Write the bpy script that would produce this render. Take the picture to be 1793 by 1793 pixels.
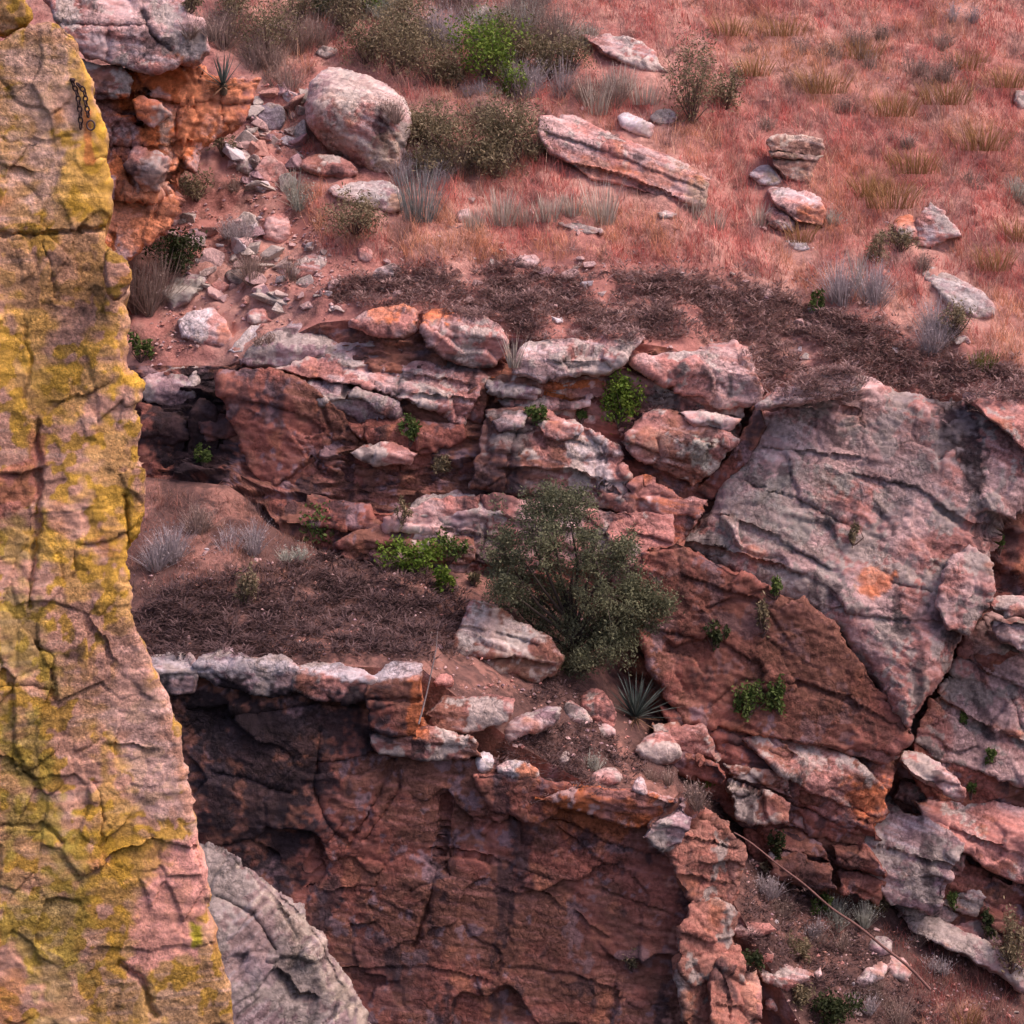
import bpy, math, random
import numpy as np
from mathutils import Vector

# ------------------------------------------------------------------ camera, sky, sun, exposure
S = bpy.context.scene
for o in list(bpy.data.objects): bpy.data.objects.remove(o)
FOV, PITCH, PX = math.radians(24.5), math.radians(12.0), 1793.0
FP = PX/2/math.tan(FOV/2)
cd = bpy.data.cameras.new('camera'); cam = bpy.data.objects.new('camera', cd); S.collection.objects.link(cam)
cd.sensor_width = 36; cd.lens = 18/math.tan(FOV/2); cd.clip_end = 500; cd.clip_start = .1
cam.rotation_euler = (math.pi/2-PITCH, 0, 0); S.camera = cam
SUN_EL, SUN_AZ = math.radians(57), math.radians(106)      # azimuth clockwise from +Y (view direction)
W = bpy.data.worlds.new('World'); S.world = W; W.use_nodes = True
wn = W.node_tree; bg = wn.nodes['Background']
sky = wn.nodes.new('ShaderNodeTexSky'); sky.sky_type = 'NISHITA'; sky.sun_disc = False
sky.sun_elevation = SUN_EL; sky.sun_rotation = SUN_AZ
sky.dust_density = 4; sky.ozone_density = 1.0; sky.air_density = 1.0
tint = wn.nodes.new('ShaderNodeMix'); tint.data_type = 'RGBA'; tint.blend_type = 'MULTIPLY'; tint.inputs[0].default_value = 1
tint.inputs[7].default_value = (1.10, .90, .97, 1)          # even dusky pink cast over the whole sky
wn.links.new(sky.outputs[0], tint.inputs[6]); wn.links.new(tint.outputs[2], bg.inputs[0]); bg.inputs[1].default_value = .098
sl = bpy.data.lights.new('sun', 'SUN'); sun = bpy.data.objects.new('sun', sl); S.collection.objects.link(sun)
sl.energy = 1.45; sl.angle = math.radians(30); sl.color = (1, .77, .66)
sd = Vector((math.sin(SUN_AZ)*math.cos(SUN_EL), math.cos(SUN_AZ)*math.cos(SUN_EL), math.sin(SUN_EL)))
sun.rotation_euler = sd.to_track_quat('Z', 'Y').to_euler(); sun.location = (0, 0, 30)
S.view_settings.view_transform = 'Standard'; S.view_settings.look = 'None'
S.view_settings.gamma = 1; S.view_settings.exposure = 1.1; S.view_settings.use_curve_mapping = False
S.render.resolution_x = S.render.resolution_y = 1024

# ------------------------------------------------------------------ projection
cP, sP = math.cos(PITCH), math.sin(PITCH)
def ray(u, v):
    u = np.asarray(u, float); v = np.asarray(v, float)
    dx = (u-PX/2)/FP; dy = -(v-PX/2)/FP
    d = np.stack([dx, cP+dy*sP, -sP+dy*cP], -1)
    return d/d[..., 1:2]
def at(u, v, Y): return ray(u, v)*np.asarray(Y, float)[..., None]
def proj(P):
    f = P[:, 1]*cP-P[:, 2]*sP; up = P[:, 1]*sP+P[:, 2]*cP
    return np.stack([PX/2+FP*P[:, 0]/f, PX/2-FP*up/f], -1)

# ------------------------------------------------------------------ noise
rng = np.random.default_rng(7); random.seed(7)
_pm = rng.permutation(256); PERM = np.concatenate([_pm]*3).astype(np.int32)
_g = rng.normal(size=(256, 3)); GR = (_g/np.linalg.norm(_g, axis=1)[:, None]).astype(np.float32)
RT = rng.random((256, 4)).astype(np.float32)
def _h(i, j, k): return PERM[PERM[PERM[i & 255]+(j & 255)]+(k & 255)]
def perlin(p):
    p = p.astype(np.float32); i = np.floor(p).astype(np.int32); f = p-i
    w = f*f*f*(f*(f*6-15)+10); r = 0
    for a in (0, 1):
        wa = w[:, 0] if a else 1-w[:, 0]
        for b in (0, 1):
            wb = w[:, 1] if b else 1-w[:, 1]
            for c in (0, 1):
                wc = w[:, 2] if c else 1-w[:, 2]
                g = GR[_h(i[:, 0]+a, i[:, 1]+b, i[:, 2]+c)]
                r = r+wa*wb*wc*(g[:, 0]*(f[:, 0]-a)+g[:, 1]*(f[:, 1]-b)+g[:, 2]*(f[:, 2]-c))
    return r*1.6
def fbm(p, o=3, lac=2.03, gain=.5):
    r = 0; a = 1.
    for k in range(o): r = r+a*perlin(p+17.3*k); p = p*lac; a *= gain
    return r
def cells(p):
    """Worley cells: per cell a random tilted plane -> angular fracture facets; returns (height, F2-F1, cell random)"""
    p = p.astype(np.float32); i = np.floor(p).astype(np.int32); n = len(p)
    d1 = np.full(n, 9, np.float32); d2 = d1.copy(); hh = np.zeros(n, np.float32); h2 = hh.copy(); rr = hh.copy()
    for a in (-1, 0, 1):
        for b in (-1, 0, 1):
            for c in (-1, 0, 1):
                k = _h(i[:, 0]+a, i[:, 1]+b, i[:, 2]+c); R = RT[k]
                dv = p-(i+np.array([a, b, c], np.int32)+R[:, :3])
                d = (dv*dv).sum(1); g = GR[k]
                h = (R[:, 3]-.5)*1.0+(g*dv).sum(1)*.9
                n1 = d < d1
                d2 = np.where(n1, d1, np.minimum(d2, d)); h2 = np.where(n1, hh, h2)
                hh = np.where(n1, h, hh); rr = np.where(n1, R[:, 3], rr); d1 = np.where(n1, d, d1)
    return hh, np.sqrt(d2)-np.sqrt(d1), rr
def cells2(x, y):
    i = np.floor(x).astype(np.int32); j = np.floor(y).astype(np.int32); n = len(x); z = np.zeros(n, np.int32)
    d1 = np.full(n, 9, np.float32); d2 = d1.copy(); hh = np.zeros(n, np.float32); rr = hh.copy()
    for a in (-1, 0, 1):
        for b in (-1, 0, 1):
            k = _h(i+a, j+b, z); R = RT[k]; dx = x-(i+a+R[:, 0]); dy = y-(j+b+R[:, 1])
            d = dx*dx+dy*dy; g = GR[k]; h = (R[:, 3]-.5)+(g[:, 0]*dx+g[:, 1]*dy)*.9; n1 = d < d1
            d2 = np.where(n1, d1, np.minimum(d2, d)); hh = np.where(n1, h, hh); rr = np.where(n1, R[:, 3], rr); d1 = np.where(n1, d, d1)
    return hh, np.sqrt(d2)-np.sqrt(d1), rr
def ss(a, b, x): t = np.clip((x-a)/(b-a), 0, 1); return t*t*(3-2*t)
def mix(a, b, t): return a+(np.asarray(b)-a)*t[:, None]

# ------------------------------------------------------------------ polygons
def seg_dist(p, A, B):
    """nearest distance, nearest point, side sign along list of segments"""
    best = np.full(len(p), 1e9); near = np.zeros_like(p); side = np.zeros(len(p))
    for a, b in zip(A, B):
        ab = b-a; L = ab@ab+1e-12
        t = np.clip(((p-a)@ab)/L, 0, 1); q = a+t[:, None]*ab
        dd = p-q; d = (dd*dd).sum(1); m = d < best
        best = np.where(m, d, best); near = np.where(m[:, None], q, near)
        side = np.where(m, np.sign(ab[0]*(p[:, 1]-a[1])-ab[1]*(p[:, 0]-a[0])), side)
    return np.sqrt(best), near, side
def inside(p, poly):
    x, y = p[:, 0], p[:, 1]; r = np.zeros(len(p), bool); n = len(poly)
    for k in range(n):
        x0, y0 = poly[k]; x1, y1 = poly[(k+1) % n]
        if y0 == y1: continue
        r ^= ((y0 > y) != (y1 > y)) & (x < (x1-x0)*(y-y0)/(y1-y0)+x0)
    return r
def sdf(p, poly):
    poly = np.asarray(poly, float)
    d, q, _ = seg_dist(p, poly, np.roll(poly, -1, 0)); ins = inside(p, poly)
    return np.where(ins, d, -d), q
def grid_sdf(p, poly, na, nb, lo, st, cap):
    best = np.full((nb, na), cap*cap); near = p.reshape(nb, na, 2).copy(); G = p.reshape(nb, na, 2)
    for a, b in zip(poly, np.roll(poly, -1, 0)):
        i0, i1 = int((min(a[0], b[0])-cap-lo[0])/st), int((max(a[0], b[0])+cap-lo[0])/st)+2
        j0, j1 = int((min(a[1], b[1])-cap-lo[1])/st), int((max(a[1], b[1])+cap-lo[1])/st)+2
        sl = (slice(max(j0, 0), max(j1, 0)), slice(max(i0, 0), max(i1, 0))); g = G[sl]
        if g.size == 0: continue
        ab = b-a; tt = np.clip(((g-a)@ab)/(ab@ab+1e-12), 0, 1); q = a+tt[..., None]*ab; d = ((g-q)**2).sum(-1)
        m = d < best[sl]; best[sl] = np.where(m, d, best[sl]); near[sl] = np.where(m[..., None], q, near[sl])
    d = np.sqrt(best).ravel(); ins = inside(p, poly)
    return np.where(ins, d, -d), near.reshape(-1, 2)
def chaikin(P, n):
    for _ in range(n):
        Q = np.roll(P, -1, 0); P = np.stack([P*.75+Q*.25, P*.25+Q*.75], 1).reshape(-1, P.shape[1])
    return P
def resample(P, s, closed=True):
    out = []; n = len(P)
    for k in range(n if closed else n-1):
        a, b = P[k], P[(k+1) % n]; m = max(1, int(np.linalg.norm(b-a)/s))
        out += [a+(b-a)*t/m for t in range(m)]
    return np.array(out)

# ------------------------------------------------------------------ materials
def nmat(name, rough=.9, grain=30., lo=.55, hi=1.35, bump=.5, bd=.02, bscale=18., trans=0., vor=True):
    m = bpy.data.materials.new(name); m.use_nodes = True; t = m.node_tree; N = t.nodes; Lk = t.links
    b = N['Principled BSDF']; b.inputs['Roughness'].default_value = rough
    b.inputs['Specular IOR Level'].default_value = .18
    at_ = N.new('ShaderNodeAttribute'); at_.attribute_name = 'col'
    geo = N.new('ShaderNodeNewGeometry')
    nz = N.new('ShaderNodeTexNoise'); nz.inputs['Scale'].default_value = grain; nz.inputs['Detail'].default_value = 5
    nz.inputs['Roughness'].default_value = .65
    Lk.new(geo.outputs['Position'], nz.inputs['Vector'])
    mr = N.new('ShaderNodeMapRange'); mr.inputs[1].default_value = .28; mr.inputs[2].default_value = .72
    mr.inputs[3].default_value = lo; mr.inputs[4].default_value = hi; Lk.new(nz.outputs['Fac'], mr.inputs[0])
    if bump:
        lm = N.new('ShaderNodeTexNoise'); lm.inputs['Scale'].default_value = 1.6; lm.inputs['Detail'].default_value = 3; Lk.new(geo.outputs['Position'], lm.inputs['Vector'])
        lr = N.new('ShaderNodeMapRange'); lr.inputs[1].default_value = .38; lr.inputs[2].default_value = .62; lr.inputs[3].default_value = .35; lr.inputs[4].default_value = 1.1; Lk.new(lm.outputs['Fac'], lr.inputs[0])
        s1 = N.new('ShaderNodeMath'); s1.operation = 'SUBTRACT'; Lk.new(mr.outputs[0], s1.inputs[0]); s1.inputs[1].default_value = .95
        s2 = N.new('ShaderNodeMath'); s2.operation = 'MULTIPLY_ADD'; Lk.new(s1.outputs[0], s2.inputs[0]); Lk.new(lr.outputs[0], s2.inputs[1]); s2.inputs[2].default_value = .95
        gout = s2.outputs[0]
    else: gout = mr.outputs[0]
    mx = N.new('ShaderNodeMix'); mx.data_type = 'RGBA'; mx.blend_type = 'MULTIPLY'; mx.inputs[0].default_value = 1
    Lk.new(at_.outputs['Color'], mx.inputs[6]); Lk.new(gout, mx.inputs[7])
    Lk.new(mx.outputs[2], b.inputs['Base Color'])
    if bump:
        n2 = N.new('ShaderNodeTexNoise'); n2.inputs['Scale'].default_value = bscale; n2.inputs['Detail'].default_value = 7
        n2.inputs['Roughness'].default_value = .7; n2.inputs['Distortion'].default_value = .6
        Lk.new(geo.outputs['Position'], n2.inputs['Vector'])
        src = n2.outputs['Fac']
        if vor:
            vo = N.new('ShaderNodeTexVoronoi'); vo.feature = 'DISTANCE_TO_EDGE'; vo.inputs['Scale'].default_value = bscale*.6
            wv = N.new('ShaderNodeVectorMath'); wv.operation = 'MULTIPLY_ADD'
            Lk.new(n2.outputs['Color'], wv.inputs[0]); wv.inputs[1].default_value = (.12, .12, .12)
            Lk.new(geo.outputs['Position'], wv.inputs[2]); Lk.new(wv.outputs[0], vo.inputs['Vector'])
            cl = N.new('ShaderNodeMapRange'); cl.inputs[1].default_value = 0; cl.inputs[2].default_value = .12
            cl.inputs[3].default_value = -.2; cl.inputs[4].default_value = 0; Lk.new(vo.outputs['Distance'], cl.inputs[0])
            ad = N.new('ShaderNodeMath'); ad.operation = 'ADD'; Lk.new(src, ad.inputs[0]); Lk.new(cl.outputs[0], ad.inputs[1])
            src = ad.outputs[0]
        bm = N.new('ShaderNodeBump'); bm.inputs['Strength'].default_value = bump; bm.inputs['Distance'].default_value = bd
        bs = N.new('ShaderNodeMath'); bs.operation = 'MULTIPLY'; Lk.new(lr.outputs[0], bs.inputs[0]); bs.inputs[1].default_value = bump; Lk.new(bs.outputs[0], bm.inputs['Strength'])
        Lk.new(src, bm.inputs['Height']); Lk.new(bm.outputs[0], b.inputs['Normal'])
    if trans:
        tr = N.new('ShaderNodeBsdfTranslucent'); Lk.new(mx.outputs[2], tr.inputs['Color'])
        ms = N.new('ShaderNodeMixShader'); ms.inputs[0].default_value = trans
        Lk.new(b.outputs[0], ms.inputs[1]); Lk.new(tr.outputs[0], ms.inputs[2])
        Lk.new(ms.outputs[0], N['Material Output'].inputs['Surface'])
    return m
M_ROCK = nmat('rock', bump=1., bd=.05, grain=24, bscale=13, lo=.42, hi=1.5)
M_PILLAR = nmat('pillar_rock', bump=1., bd=.04, grain=50, bscale=38, lo=.38, hi=1.55, vor=False)
M_SOIL = nmat('soil', bump=.9, bd=.05, grain=22, vor=False)
M_LEAF = nmat('leaf', rough=.65, bump=0, grain=9, lo=.6, hi=1.35, trans=.25)
M_STEM = nmat('stem', bump=0, grain=40)
M_IRON = nmat('rusty_iron', rough=.55, bump=.3, bd=.002, grain=90, bscale=120, vor=False)

# ------------------------------------------------------------------ object helpers
COL = S.collection
def link(o, parent=None):
    COL.objects.link(o)
    if parent is not None: o.parent = parent
def mk(name, V, F, col, mat, parent=None, smooth=True, origin=None):
    V = np.asarray(V, np.float32); F = np.asarray(F, np.int32)
    if origin is None: origin = np.array([(V[:, 0].min()+V[:, 0].max())/2, (V[:, 1].min()+V[:, 1].max())/2, V[:, 2].min()])
    origin = np.asarray(origin, float)
    me = bpy.data.meshes.new(name); n, k = F.shape
    me.vertices.add(len(V)); me.vertices.foreach_set('co', (V-origin).astype(np.float32).ravel())
    me.loops.add(n*k); me.loops.foreach_set('vertex_index', F.ravel())
    me.polygons.add(n); me.polygons.foreach_set('loop_start', np.arange(0, n*k, k, dtype=np.int32))
    me.polygons.foreach_set('loop_total', np.full(n, k, np.int32))
    me.polygons.foreach_set('use_smooth', np.full(n, smooth, bool))
    a = me.attributes.new('col', 'FLOAT_COLOR', 'POINT')
    c = np.ones((len(V), 4), np.float32); c[:, :3] = np.clip(col, .004, .95); a.data.foreach_set('color', c.ravel())
    me.materials.append(mat); me.update(calc_edges=True); me.validate()
    o = bpy.data.objects.new(name, me); link(o, parent)
    q = parent; base = np.zeros(3)
    while q is not None: base = base+np.array(q.location); q = q.parent
    o.location = origin-base
    return o
def tag(o, label, cat, group=None):
    o['label'] = label; o['category'] = cat
    if group: o['group'] = group
    return o
def thing(name, label, cat, loc, group=None):
    e = bpy.data.objects.new(name, None); link(e); e.location = loc; e.empty_display_size = .2
    return tag(e, label, cat, group)
def vnormals(V, F):
    if F.shape[1] == 4: n = np.cross(V[F[:, 2]]-V[F[:, 0]], V[F[:, 3]]-V[F[:, 1]])
    else: n = np.cross(V[F[:, 1]]-V[F[:, 0]], V[F[:, 2]]-V[F[:, 0]])
    N = np.zeros_like(V)
    for c in range(3):
        for k in range(F.shape[1]): N[:, c] += np.bincount(F[:, k], n[:, c], len(V))
    return N/(np.linalg.norm(N, axis=1)[:, None]+1e-12)
DG = [None]
def refresh(): bpy.context.view_layer.update(); DG[0] = bpy.context.evaluated_depsgraph_get()
def hit(u, v, t0=0.):
    d = ray(u, v)
    ok, p, n, i, ob, mtx = S.ray_cast(DG[0], Vector(d*t0), Vector(d).normalized(), distance=200)
    return (np.array(p), np.array(n), ob.name) if ok else (at(u, v, 40.), np.array([0, -1., 0]), '')

# ------------------------------------------------------------------ colours (linear albedo)
PINK = np.array([.48, .235, .205]); PALE = np.array([.61, .43, .41]); GREY = np.array([.37, .33, .30])
WHITE = np.array([.62, .58, .60]); BROWN = np.array([.20, .095, .07]); ORANGE = np.array([.56, .18, .07])
DARK = np.array([.022, .016, .019]); YEL = np.array([.54, .335, .045]); OLIVE = np.array([.17, .14, .03])
RED = np.array([.36, .14, .11]); PURPLE = np.array([.25, .17, .185]); TAN = np.array([.44, .33, .22])
SCH = dict(
    cliff=dict(c0=PINK*.85, c1=BROWN*1.35, c2=PALE, lich=(GREY*1.25, .42), iron=.25, dark=.30),
    pale=dict(c0=PALE, c1=PINK, c2=WHITE, lich=(GREY*1.3, .50), iron=.18, dark=.22),
    brown=dict(c0=BROWN*1.1, c1=RED*.8, c2=PINK*.8, lich=(PURPLE, .25), iron=.3, dark=.38),
    grey=dict(c0=PALE*.8, c1=PURPLE*1.3, c2=WHITE, lich=(GREY*1.1, .6), iron=.12, dark=.3),
    slab=dict(c0=PALE*.74, c1=PINK*.78, c2=PALE, lich=(GREY*.85, .44), iron=.22, dark=.36),
    orange=dict(c0=ORANGE*.95, c1=PINK*.9, c2=ORANGE*1.1, lich=(PALE*.9, .28), iron=.5, dark=.18, ic=ORANGE),
    white=dict(c0=WHITE*1.02, c1=PALE*1.05, c2=WHITE*1.2, lich=(GREY*1.5, .3), iron=.12, dark=.08),
    boulder=dict(c0=PALE*.95, c1=PINK, c2=WHITE, lich=(GREY*1.45, .55), iron=.2, dark=.14),
    pinkstone=dict(c0=PINK*1.15, c1=PALE, c2=RED*1.2, lich=(GREY*1.3, .22), iron=.2, dark=.12),
    dome=dict(c0=PALE*.55, c1=PURPLE*1.15, c2=WHITE*.75, lich=(GREY*.95, .58), iron=.12, dark=.25),
)
def paint(P, uv, sch, seed, e1, e2, e3, stains=(), rnd=None):
    o = seed*3.71
    A = np.stack([P@e1, P@e2, P@e3], 1)
    nl = fbm(P*.8+o, 3); nm = fbm(P*3.1+o+9, 3)
    c = mix(np.tile(sch['c0'], (len(P), 1)), sch['c1'], ss(-.3, .3, nl+.55*nm))
    q = perlin(A*np.array([1.6, 17, 5])+o) + .6*perlin(A*np.array([3, 34, 9])+o+5)
    c = mix(c, sch['c2'], ss(.05, .6, q)*.55)
    c *= (1-.28*ss(.1, .6, -q))[:, None]
    lc, am = sch['lich']; t = .66-1.05*am
    sp = perlin(P*13+o)
    m = ss(t-.05, t+.07, fbm(P*sch.get('lf', 2.3)+o+31, 3)+.45*sp); c = mix(c, lc*(1+.25*nm[:, None]), m*.85)
    t = .88-1.05*sch['iron']; m = ss(t-.12, t+.2, fbm(P*1.7+o+51, 3)+.25*q); c = mix(c, sch.get('ic', np.array([.47, .20, .12])), m*.65)
    t = .75-1.0*sch['dark']
    m = ss(t-.08, t+.18, fbm(P*np.array([2.6, 2.6, .9])+o+71, 3)+.3*sp); c = mix(c, DARK*2.2, m*.75)
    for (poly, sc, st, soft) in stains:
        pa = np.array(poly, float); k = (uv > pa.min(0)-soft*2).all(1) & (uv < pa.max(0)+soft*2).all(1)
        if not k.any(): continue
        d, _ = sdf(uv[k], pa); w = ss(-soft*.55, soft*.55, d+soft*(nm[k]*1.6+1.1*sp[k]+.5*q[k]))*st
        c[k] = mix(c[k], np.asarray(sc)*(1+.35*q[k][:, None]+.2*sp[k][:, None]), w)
    sp2 = perlin(P*21+o+3)
    if rnd is not None: c = c*(.86+.28*rnd[:, None])
    return c*(1+.22*sp[:, None]+.20*sp2[:, None])

# ------------------------------------------------------------------ rocks
NSEED = [0]; OUTL = []
def frame(tilt, yaw, dip):
    t, y, d = (math.radians(k) for k in (tilt, yaw, dip))
    n = np.array([math.sin(y)*math.cos(t), -math.cos(y)*math.cos(t), math.sin(t)])
    A = np.cross([0, 0, 1], n); A /= np.linalg.norm(A); B = np.cross(n, A)
    e1 = A*math.cos(d)-B*math.sin(d); e2 = A*math.sin(d)+B*math.cos(d)
    return n, A, B, e1, e2
def rock(name, outline, Y=None, off=.25, tilt=12, yaw=0, dip=12, thick=.6, R=.06, rf=.6, top=40, under=18, ridge=None,
         fa=.07, fs=.45, stretch=2.2, na=.03, sch='cliff', stains=(), cracks=(), lips=(), smooth=0, jag=.035, sp=1.7,
         parent=None, mat=None, ground=False, bow=0., rs=.45, det=1., rg=.014, taper=.10):
    NSEED[0] += 1; seed = NSEED[0]
    px = np.array(outline, float)
    if Y is None:
        if ground:
            k = px[:, 1].argmax(); uu = px[px[:, 1] > px[:, 1].max()-.12*np.ptp(px[:, 1])-1, 0].mean()
            anc = hit(uu, px[:, 1].max())[0]; hm = np.ptp(px[:, 1])*anc[1]/FP
            anc = anc*(1-(min(R*rs, hm*.45)*.75+.10*hm)/anc[1])
        else:
            c = (px.min(0)+px.max(0))/2; y0 = hit(*c)[0][1]; anc = at(c[0], c[1], y0-off-.14)
    else:
        c = (px.min(0)+px.max(0))/2; anc = at(c[0], c[1], Y)
    n, A, B, e1, e2 = frame(tilt, yaw, dip)
    def to2(pp):
        pp = np.array(pp, float); d = ray(pp[:, 0], pp[:, 1]); k = (anc@n)/(d@n); q = d*k[:, None]-anc
        return np.stack([q@A, q@B], 1)
    Yc = anc[1]; s = sp*1.751*Yc/FP
    pl = chaikin(to2(px), smooth); pl = resample(pl, max(.05, 3*s))
    jn = np.stack([perlin(np.c_[pl*7, np.full(len(pl), seed*1.7)]), perlin(np.c_[pl*7+40, np.full(len(pl), seed*1.7)])], 1)
    jn += .6*np.stack([perlin(np.c_[pl*19, np.full(len(pl), seed*1.7)]), perlin(np.c_[pl*19+40, np.full(len(pl), seed*1.7)])], 1)
    size = np.ptp(pl, 0).min(); pl = pl+jn*min(jag, size*.06)
    K = 7; mg = K*s
    lo, hi = pl.min(0)-mg, pl.max(0)+mg
    na_, nb_ = int((hi[0]-lo[0])/s)+2, int((hi[1]-lo[1])/s)+2
    ga, gb = np.meshgrid(lo[0]+np.arange(na_)*s, lo[1]+np.arange(nb_)*s)
    p = np.stack([ga.ravel(), gb.ravel()], 1)
    d, q = grid_sdf(p, pl, na_, nb_, lo, s, max(min(R*rs, size*.45), mg)+2*s)
    ok = (d > -mg).reshape(nb_, na_); idx = -np.ones(na_*nb_, int); okf = ok.ravel(); idx[okf] = np.arange(okf.sum())
    qm = ok[:-1, :-1] & ok[1:, :-1] & ok[:-1, 1:] & ok[1:, 1:]
    I = np.arange(na_*nb_).reshape(nb_, na_)
    F = np.stack([I[:-1, :-1][qm], I[:-1, 1:][qm], I[1:, 1:][qm], I[1:, :-1][qm]], 1); F = idx[F]
    p, d, q = p[okf], d[okf], q[okf]
    R_ = min(R*rs, size*.45); x = np.clip(1-d/R_, 0, 1); dep = R_*(1-np.sqrt(np.maximum(1-x*x, 0)))
    out = np.maximum(-d, 0); dep = np.where(d < 0, R_+out*thick/mg, dep)
    cen = pl.mean(0); p2 = np.where((d < 0)[:, None], q+(cen-q)*np.minimum(out/mg*taper, taper)[:, None], p)
    z3 = np.c_[p2*1.4, np.full(len(p2), seed*2.3)]
    if top is not None:
        if ridge is not None:
            rr = to2(ridge); rb = np.interp(p2[:, 0], rr[:, 0], rr[:, 1])
        else:
            rb = pl[:, 1].min()+rf*np.ptp(pl[:, 1])
        rb = rb+.10*size*perlin(z3)+.04*size*perlin(z3*3.1)
        e = p2[:, 1]-rb; w = .012+.022*size
        up = w*np.log1p(np.exp(np.clip(e/w, -30, 30))); dn = w*np.log1p(np.exp(np.clip(-e/w, -30, 30)))
        dep = dep+up*math.tan(math.radians(top))+dn*math.tan(math.radians(under))
    if bow: dep = dep+bow*((p2[:, 0]-cen[0])/(np.ptp(pl[:, 0])/2))**2
    for (pts, depth, w) in lips:
        a = to2(pts); dd, _, sd_ = seg_dist(p2+.03*np.stack([perlin(z3*5), perlin(z3*5+9)], 1), a[:-1], a[1:])
        dep = dep+np.where(sd_ < 0, depth*np.exp(-dd/w), -.3*depth*np.exp(-dd/(w*.6)))*(d > 0)
    for (pts, depth, w) in cracks:
        a = to2(pts); dd, _, _ = seg_dist(p2+(.02*np.stack([perlin(z3*6), perlin(z3*6+9)], 1)+.012*np.stack([perlin(z3*19), perlin(z3*19+9)], 1)), a[:-1], a[1:])
        dep = dep+depth*np.exp(-(dd/w)**2)*(d > 0)
    aw = anc/np.linalg.norm(anc); V = anc+p2[:, :1]*A+p2[:, 1:]*B+dep[:, None]*(aw*.8-n*.2)
    N = vnormals(V, F)
    e3 = n; Q = np.stack([V@e1, V@e2, V@e3], 1)+seed*5.3
    fs_ = min(fs, max(size*1.0, .12)); sc = min(1., size/.5)
    wp = .35*np.stack([perlin(V*2.2+3), perlin(V*2.2+13), perlin(V*2.2+23)], 1)*fs_
    h1, g1, r1 = cells((Q+wp)/np.array([fs_*stretch, fs_, fs_*1.3]))
    Q2 = Q+wp*.6
    h2, g2, r2 = cells2(Q2[:, 0]/(fs_*stretch*.5)+50, Q2[:, 1]/(fs_*.34)+50)
    mm = (.12+.88*ss(-.15, .45, fbm(V*1.1+seed*7.7, 2)))*det; m2 = .25+.75*ss(-.3, .3, perlin(V*1.3+seed*3.3))
    H = fa*sc*1.15*h1*m2+fa*sc*.34*h2*mm-fa*sc*.30*np.exp(-(g1/.04)**2)*m2*det-fa*sc*.10*np.exp(-(g2/.06)**2)*mm
    st_ = perlin((Q+wp*.5)*np.array([1.2, 9, 3]))
    H = H+rg*fbm(V*np.array([9, 9, 13])+seed, 3)+na*sc*.8*fbm(V*1.9+seed, 2)+na*sc*.3*fbm(V*8+seed, 2)+na*sc*.6*np.clip(st_*3, -.6, .6)*mm
    V = V+N*(H*ss(-mg, -mg*.3, d))[:, None]
    uv = proj(V)
    c = paint(V, uv, SCH[sch] if isinstance(sch, str) else sch, seed, e1, e2, e3, stains, .5*r1+.5*r2)
    return mk(name, V, F, c, mat or M_ROCK, parent)

# ------------------------------------------------------------------ terrain: lofted feature lines (u, [F1 hilltop Y], F2 cliff top, F3 cliff foot, F4 ledge front)
CO = [(-700, 37.5, (600, 33.2), (720, 32.6), (1130, 28.0)), (200, 37.3, (640, 32.7), (830, 31.7), (1150, 27.9)),
      (400, 37.6, (640, 32.5), (850, 31.5), (1150, 27.9)), (560, 38.2, (565, 32.4), (965, 31.1), (1165, 27.8)),
      (740, 38.5, (548, 32.3), (985, 31.0), (1172, 27.8)), (900, 38.5, (590, 32.1), (1010, 30.9), (1300, 27.7)),
      (1050, 38.5, (590, 32.1), (1130, 30.6), (1385, 27.7)), (1180, 38.5, (610, 32.1), (1290, 30.3), (1405, 28.2)),
      (1290, 38.5, (680, 32.2), (1430, 30.3), (1590, 28.4)), (1400, 38.6, (690, 32.2), (1510, 30.4), (1793, 28.0)),
      (1600, 38.8, (692, 32.2), (1590, 30.5), (1900, 28.0)), (1793, 39., (692, 32.2), (1700, 30.3), (2000, 27.6)),
      (2600, 39.5, (720, 32.2), (1900, 30.0), (2200, 27.0))]
cu = [c[0] for c in CO]
def loft(name, fa_, fb_, nu, nv, u0, u1, sch_fn, amp, facet=0., mat=None, parent=None, kind=None, bumpz=0.):
    k = int(nu*.14); U = np.concatenate([np.linspace(u0, -60, k, endpoint=False), np.linspace(-60, 1860, nu-2*k), np.linspace(1860, u1, k+1)[1:]]); T = np.linspace(0, 1, nv)
    va, Ya = fa_(U); vb, Yb = fb_(U)
    v = va+(vb-va)*T[:, None]; iY = 1/Ya+(1/Yb-1/Ya)*T[:, None]
    V = at(np.tile(U, (nv, 1)), v, 1/iY).reshape(-1, 3)
    I = np.arange(nu*nv).reshape(nv, nu)
    F = np.stack([I[1:, :-1].ravel(), I[1:, 1:].ravel(), I[:-1, 1:].ravel(), I[:-1, :-1].ravel()], 1)
    N = vnormals(V, F)
    H = amp*fbm(V*.9, 4)+amp*.35*fbm(V*5, 3)
    if facet:
        h, g, r = cells((V+.1*perlin(V*3)[:, None])/np.array([.8, .5, .3])); h2, g2, r2 = cells(V/np.array([.25, .2, .1])+40)
        H = H+facet*h+.4*facet*h2
    ed = np.minimum(T, 1-T)[:, None]*nv/6.; H = H*np.clip(np.tile(ed, (1, nu)).ravel(), 0, 1)
    V = V+N*H[:, None]
    o = mk(name, V, F, sch_fn(V, proj(V)), mat or M_SOIL, parent)
    if kind: o['kind'] = kind
    return o
def feat(k): return lambda U: (np.interp(U, cu, [c[k][0] for c in CO]), np.interp(U, cu, [c[k][1] for c in CO]))
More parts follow.
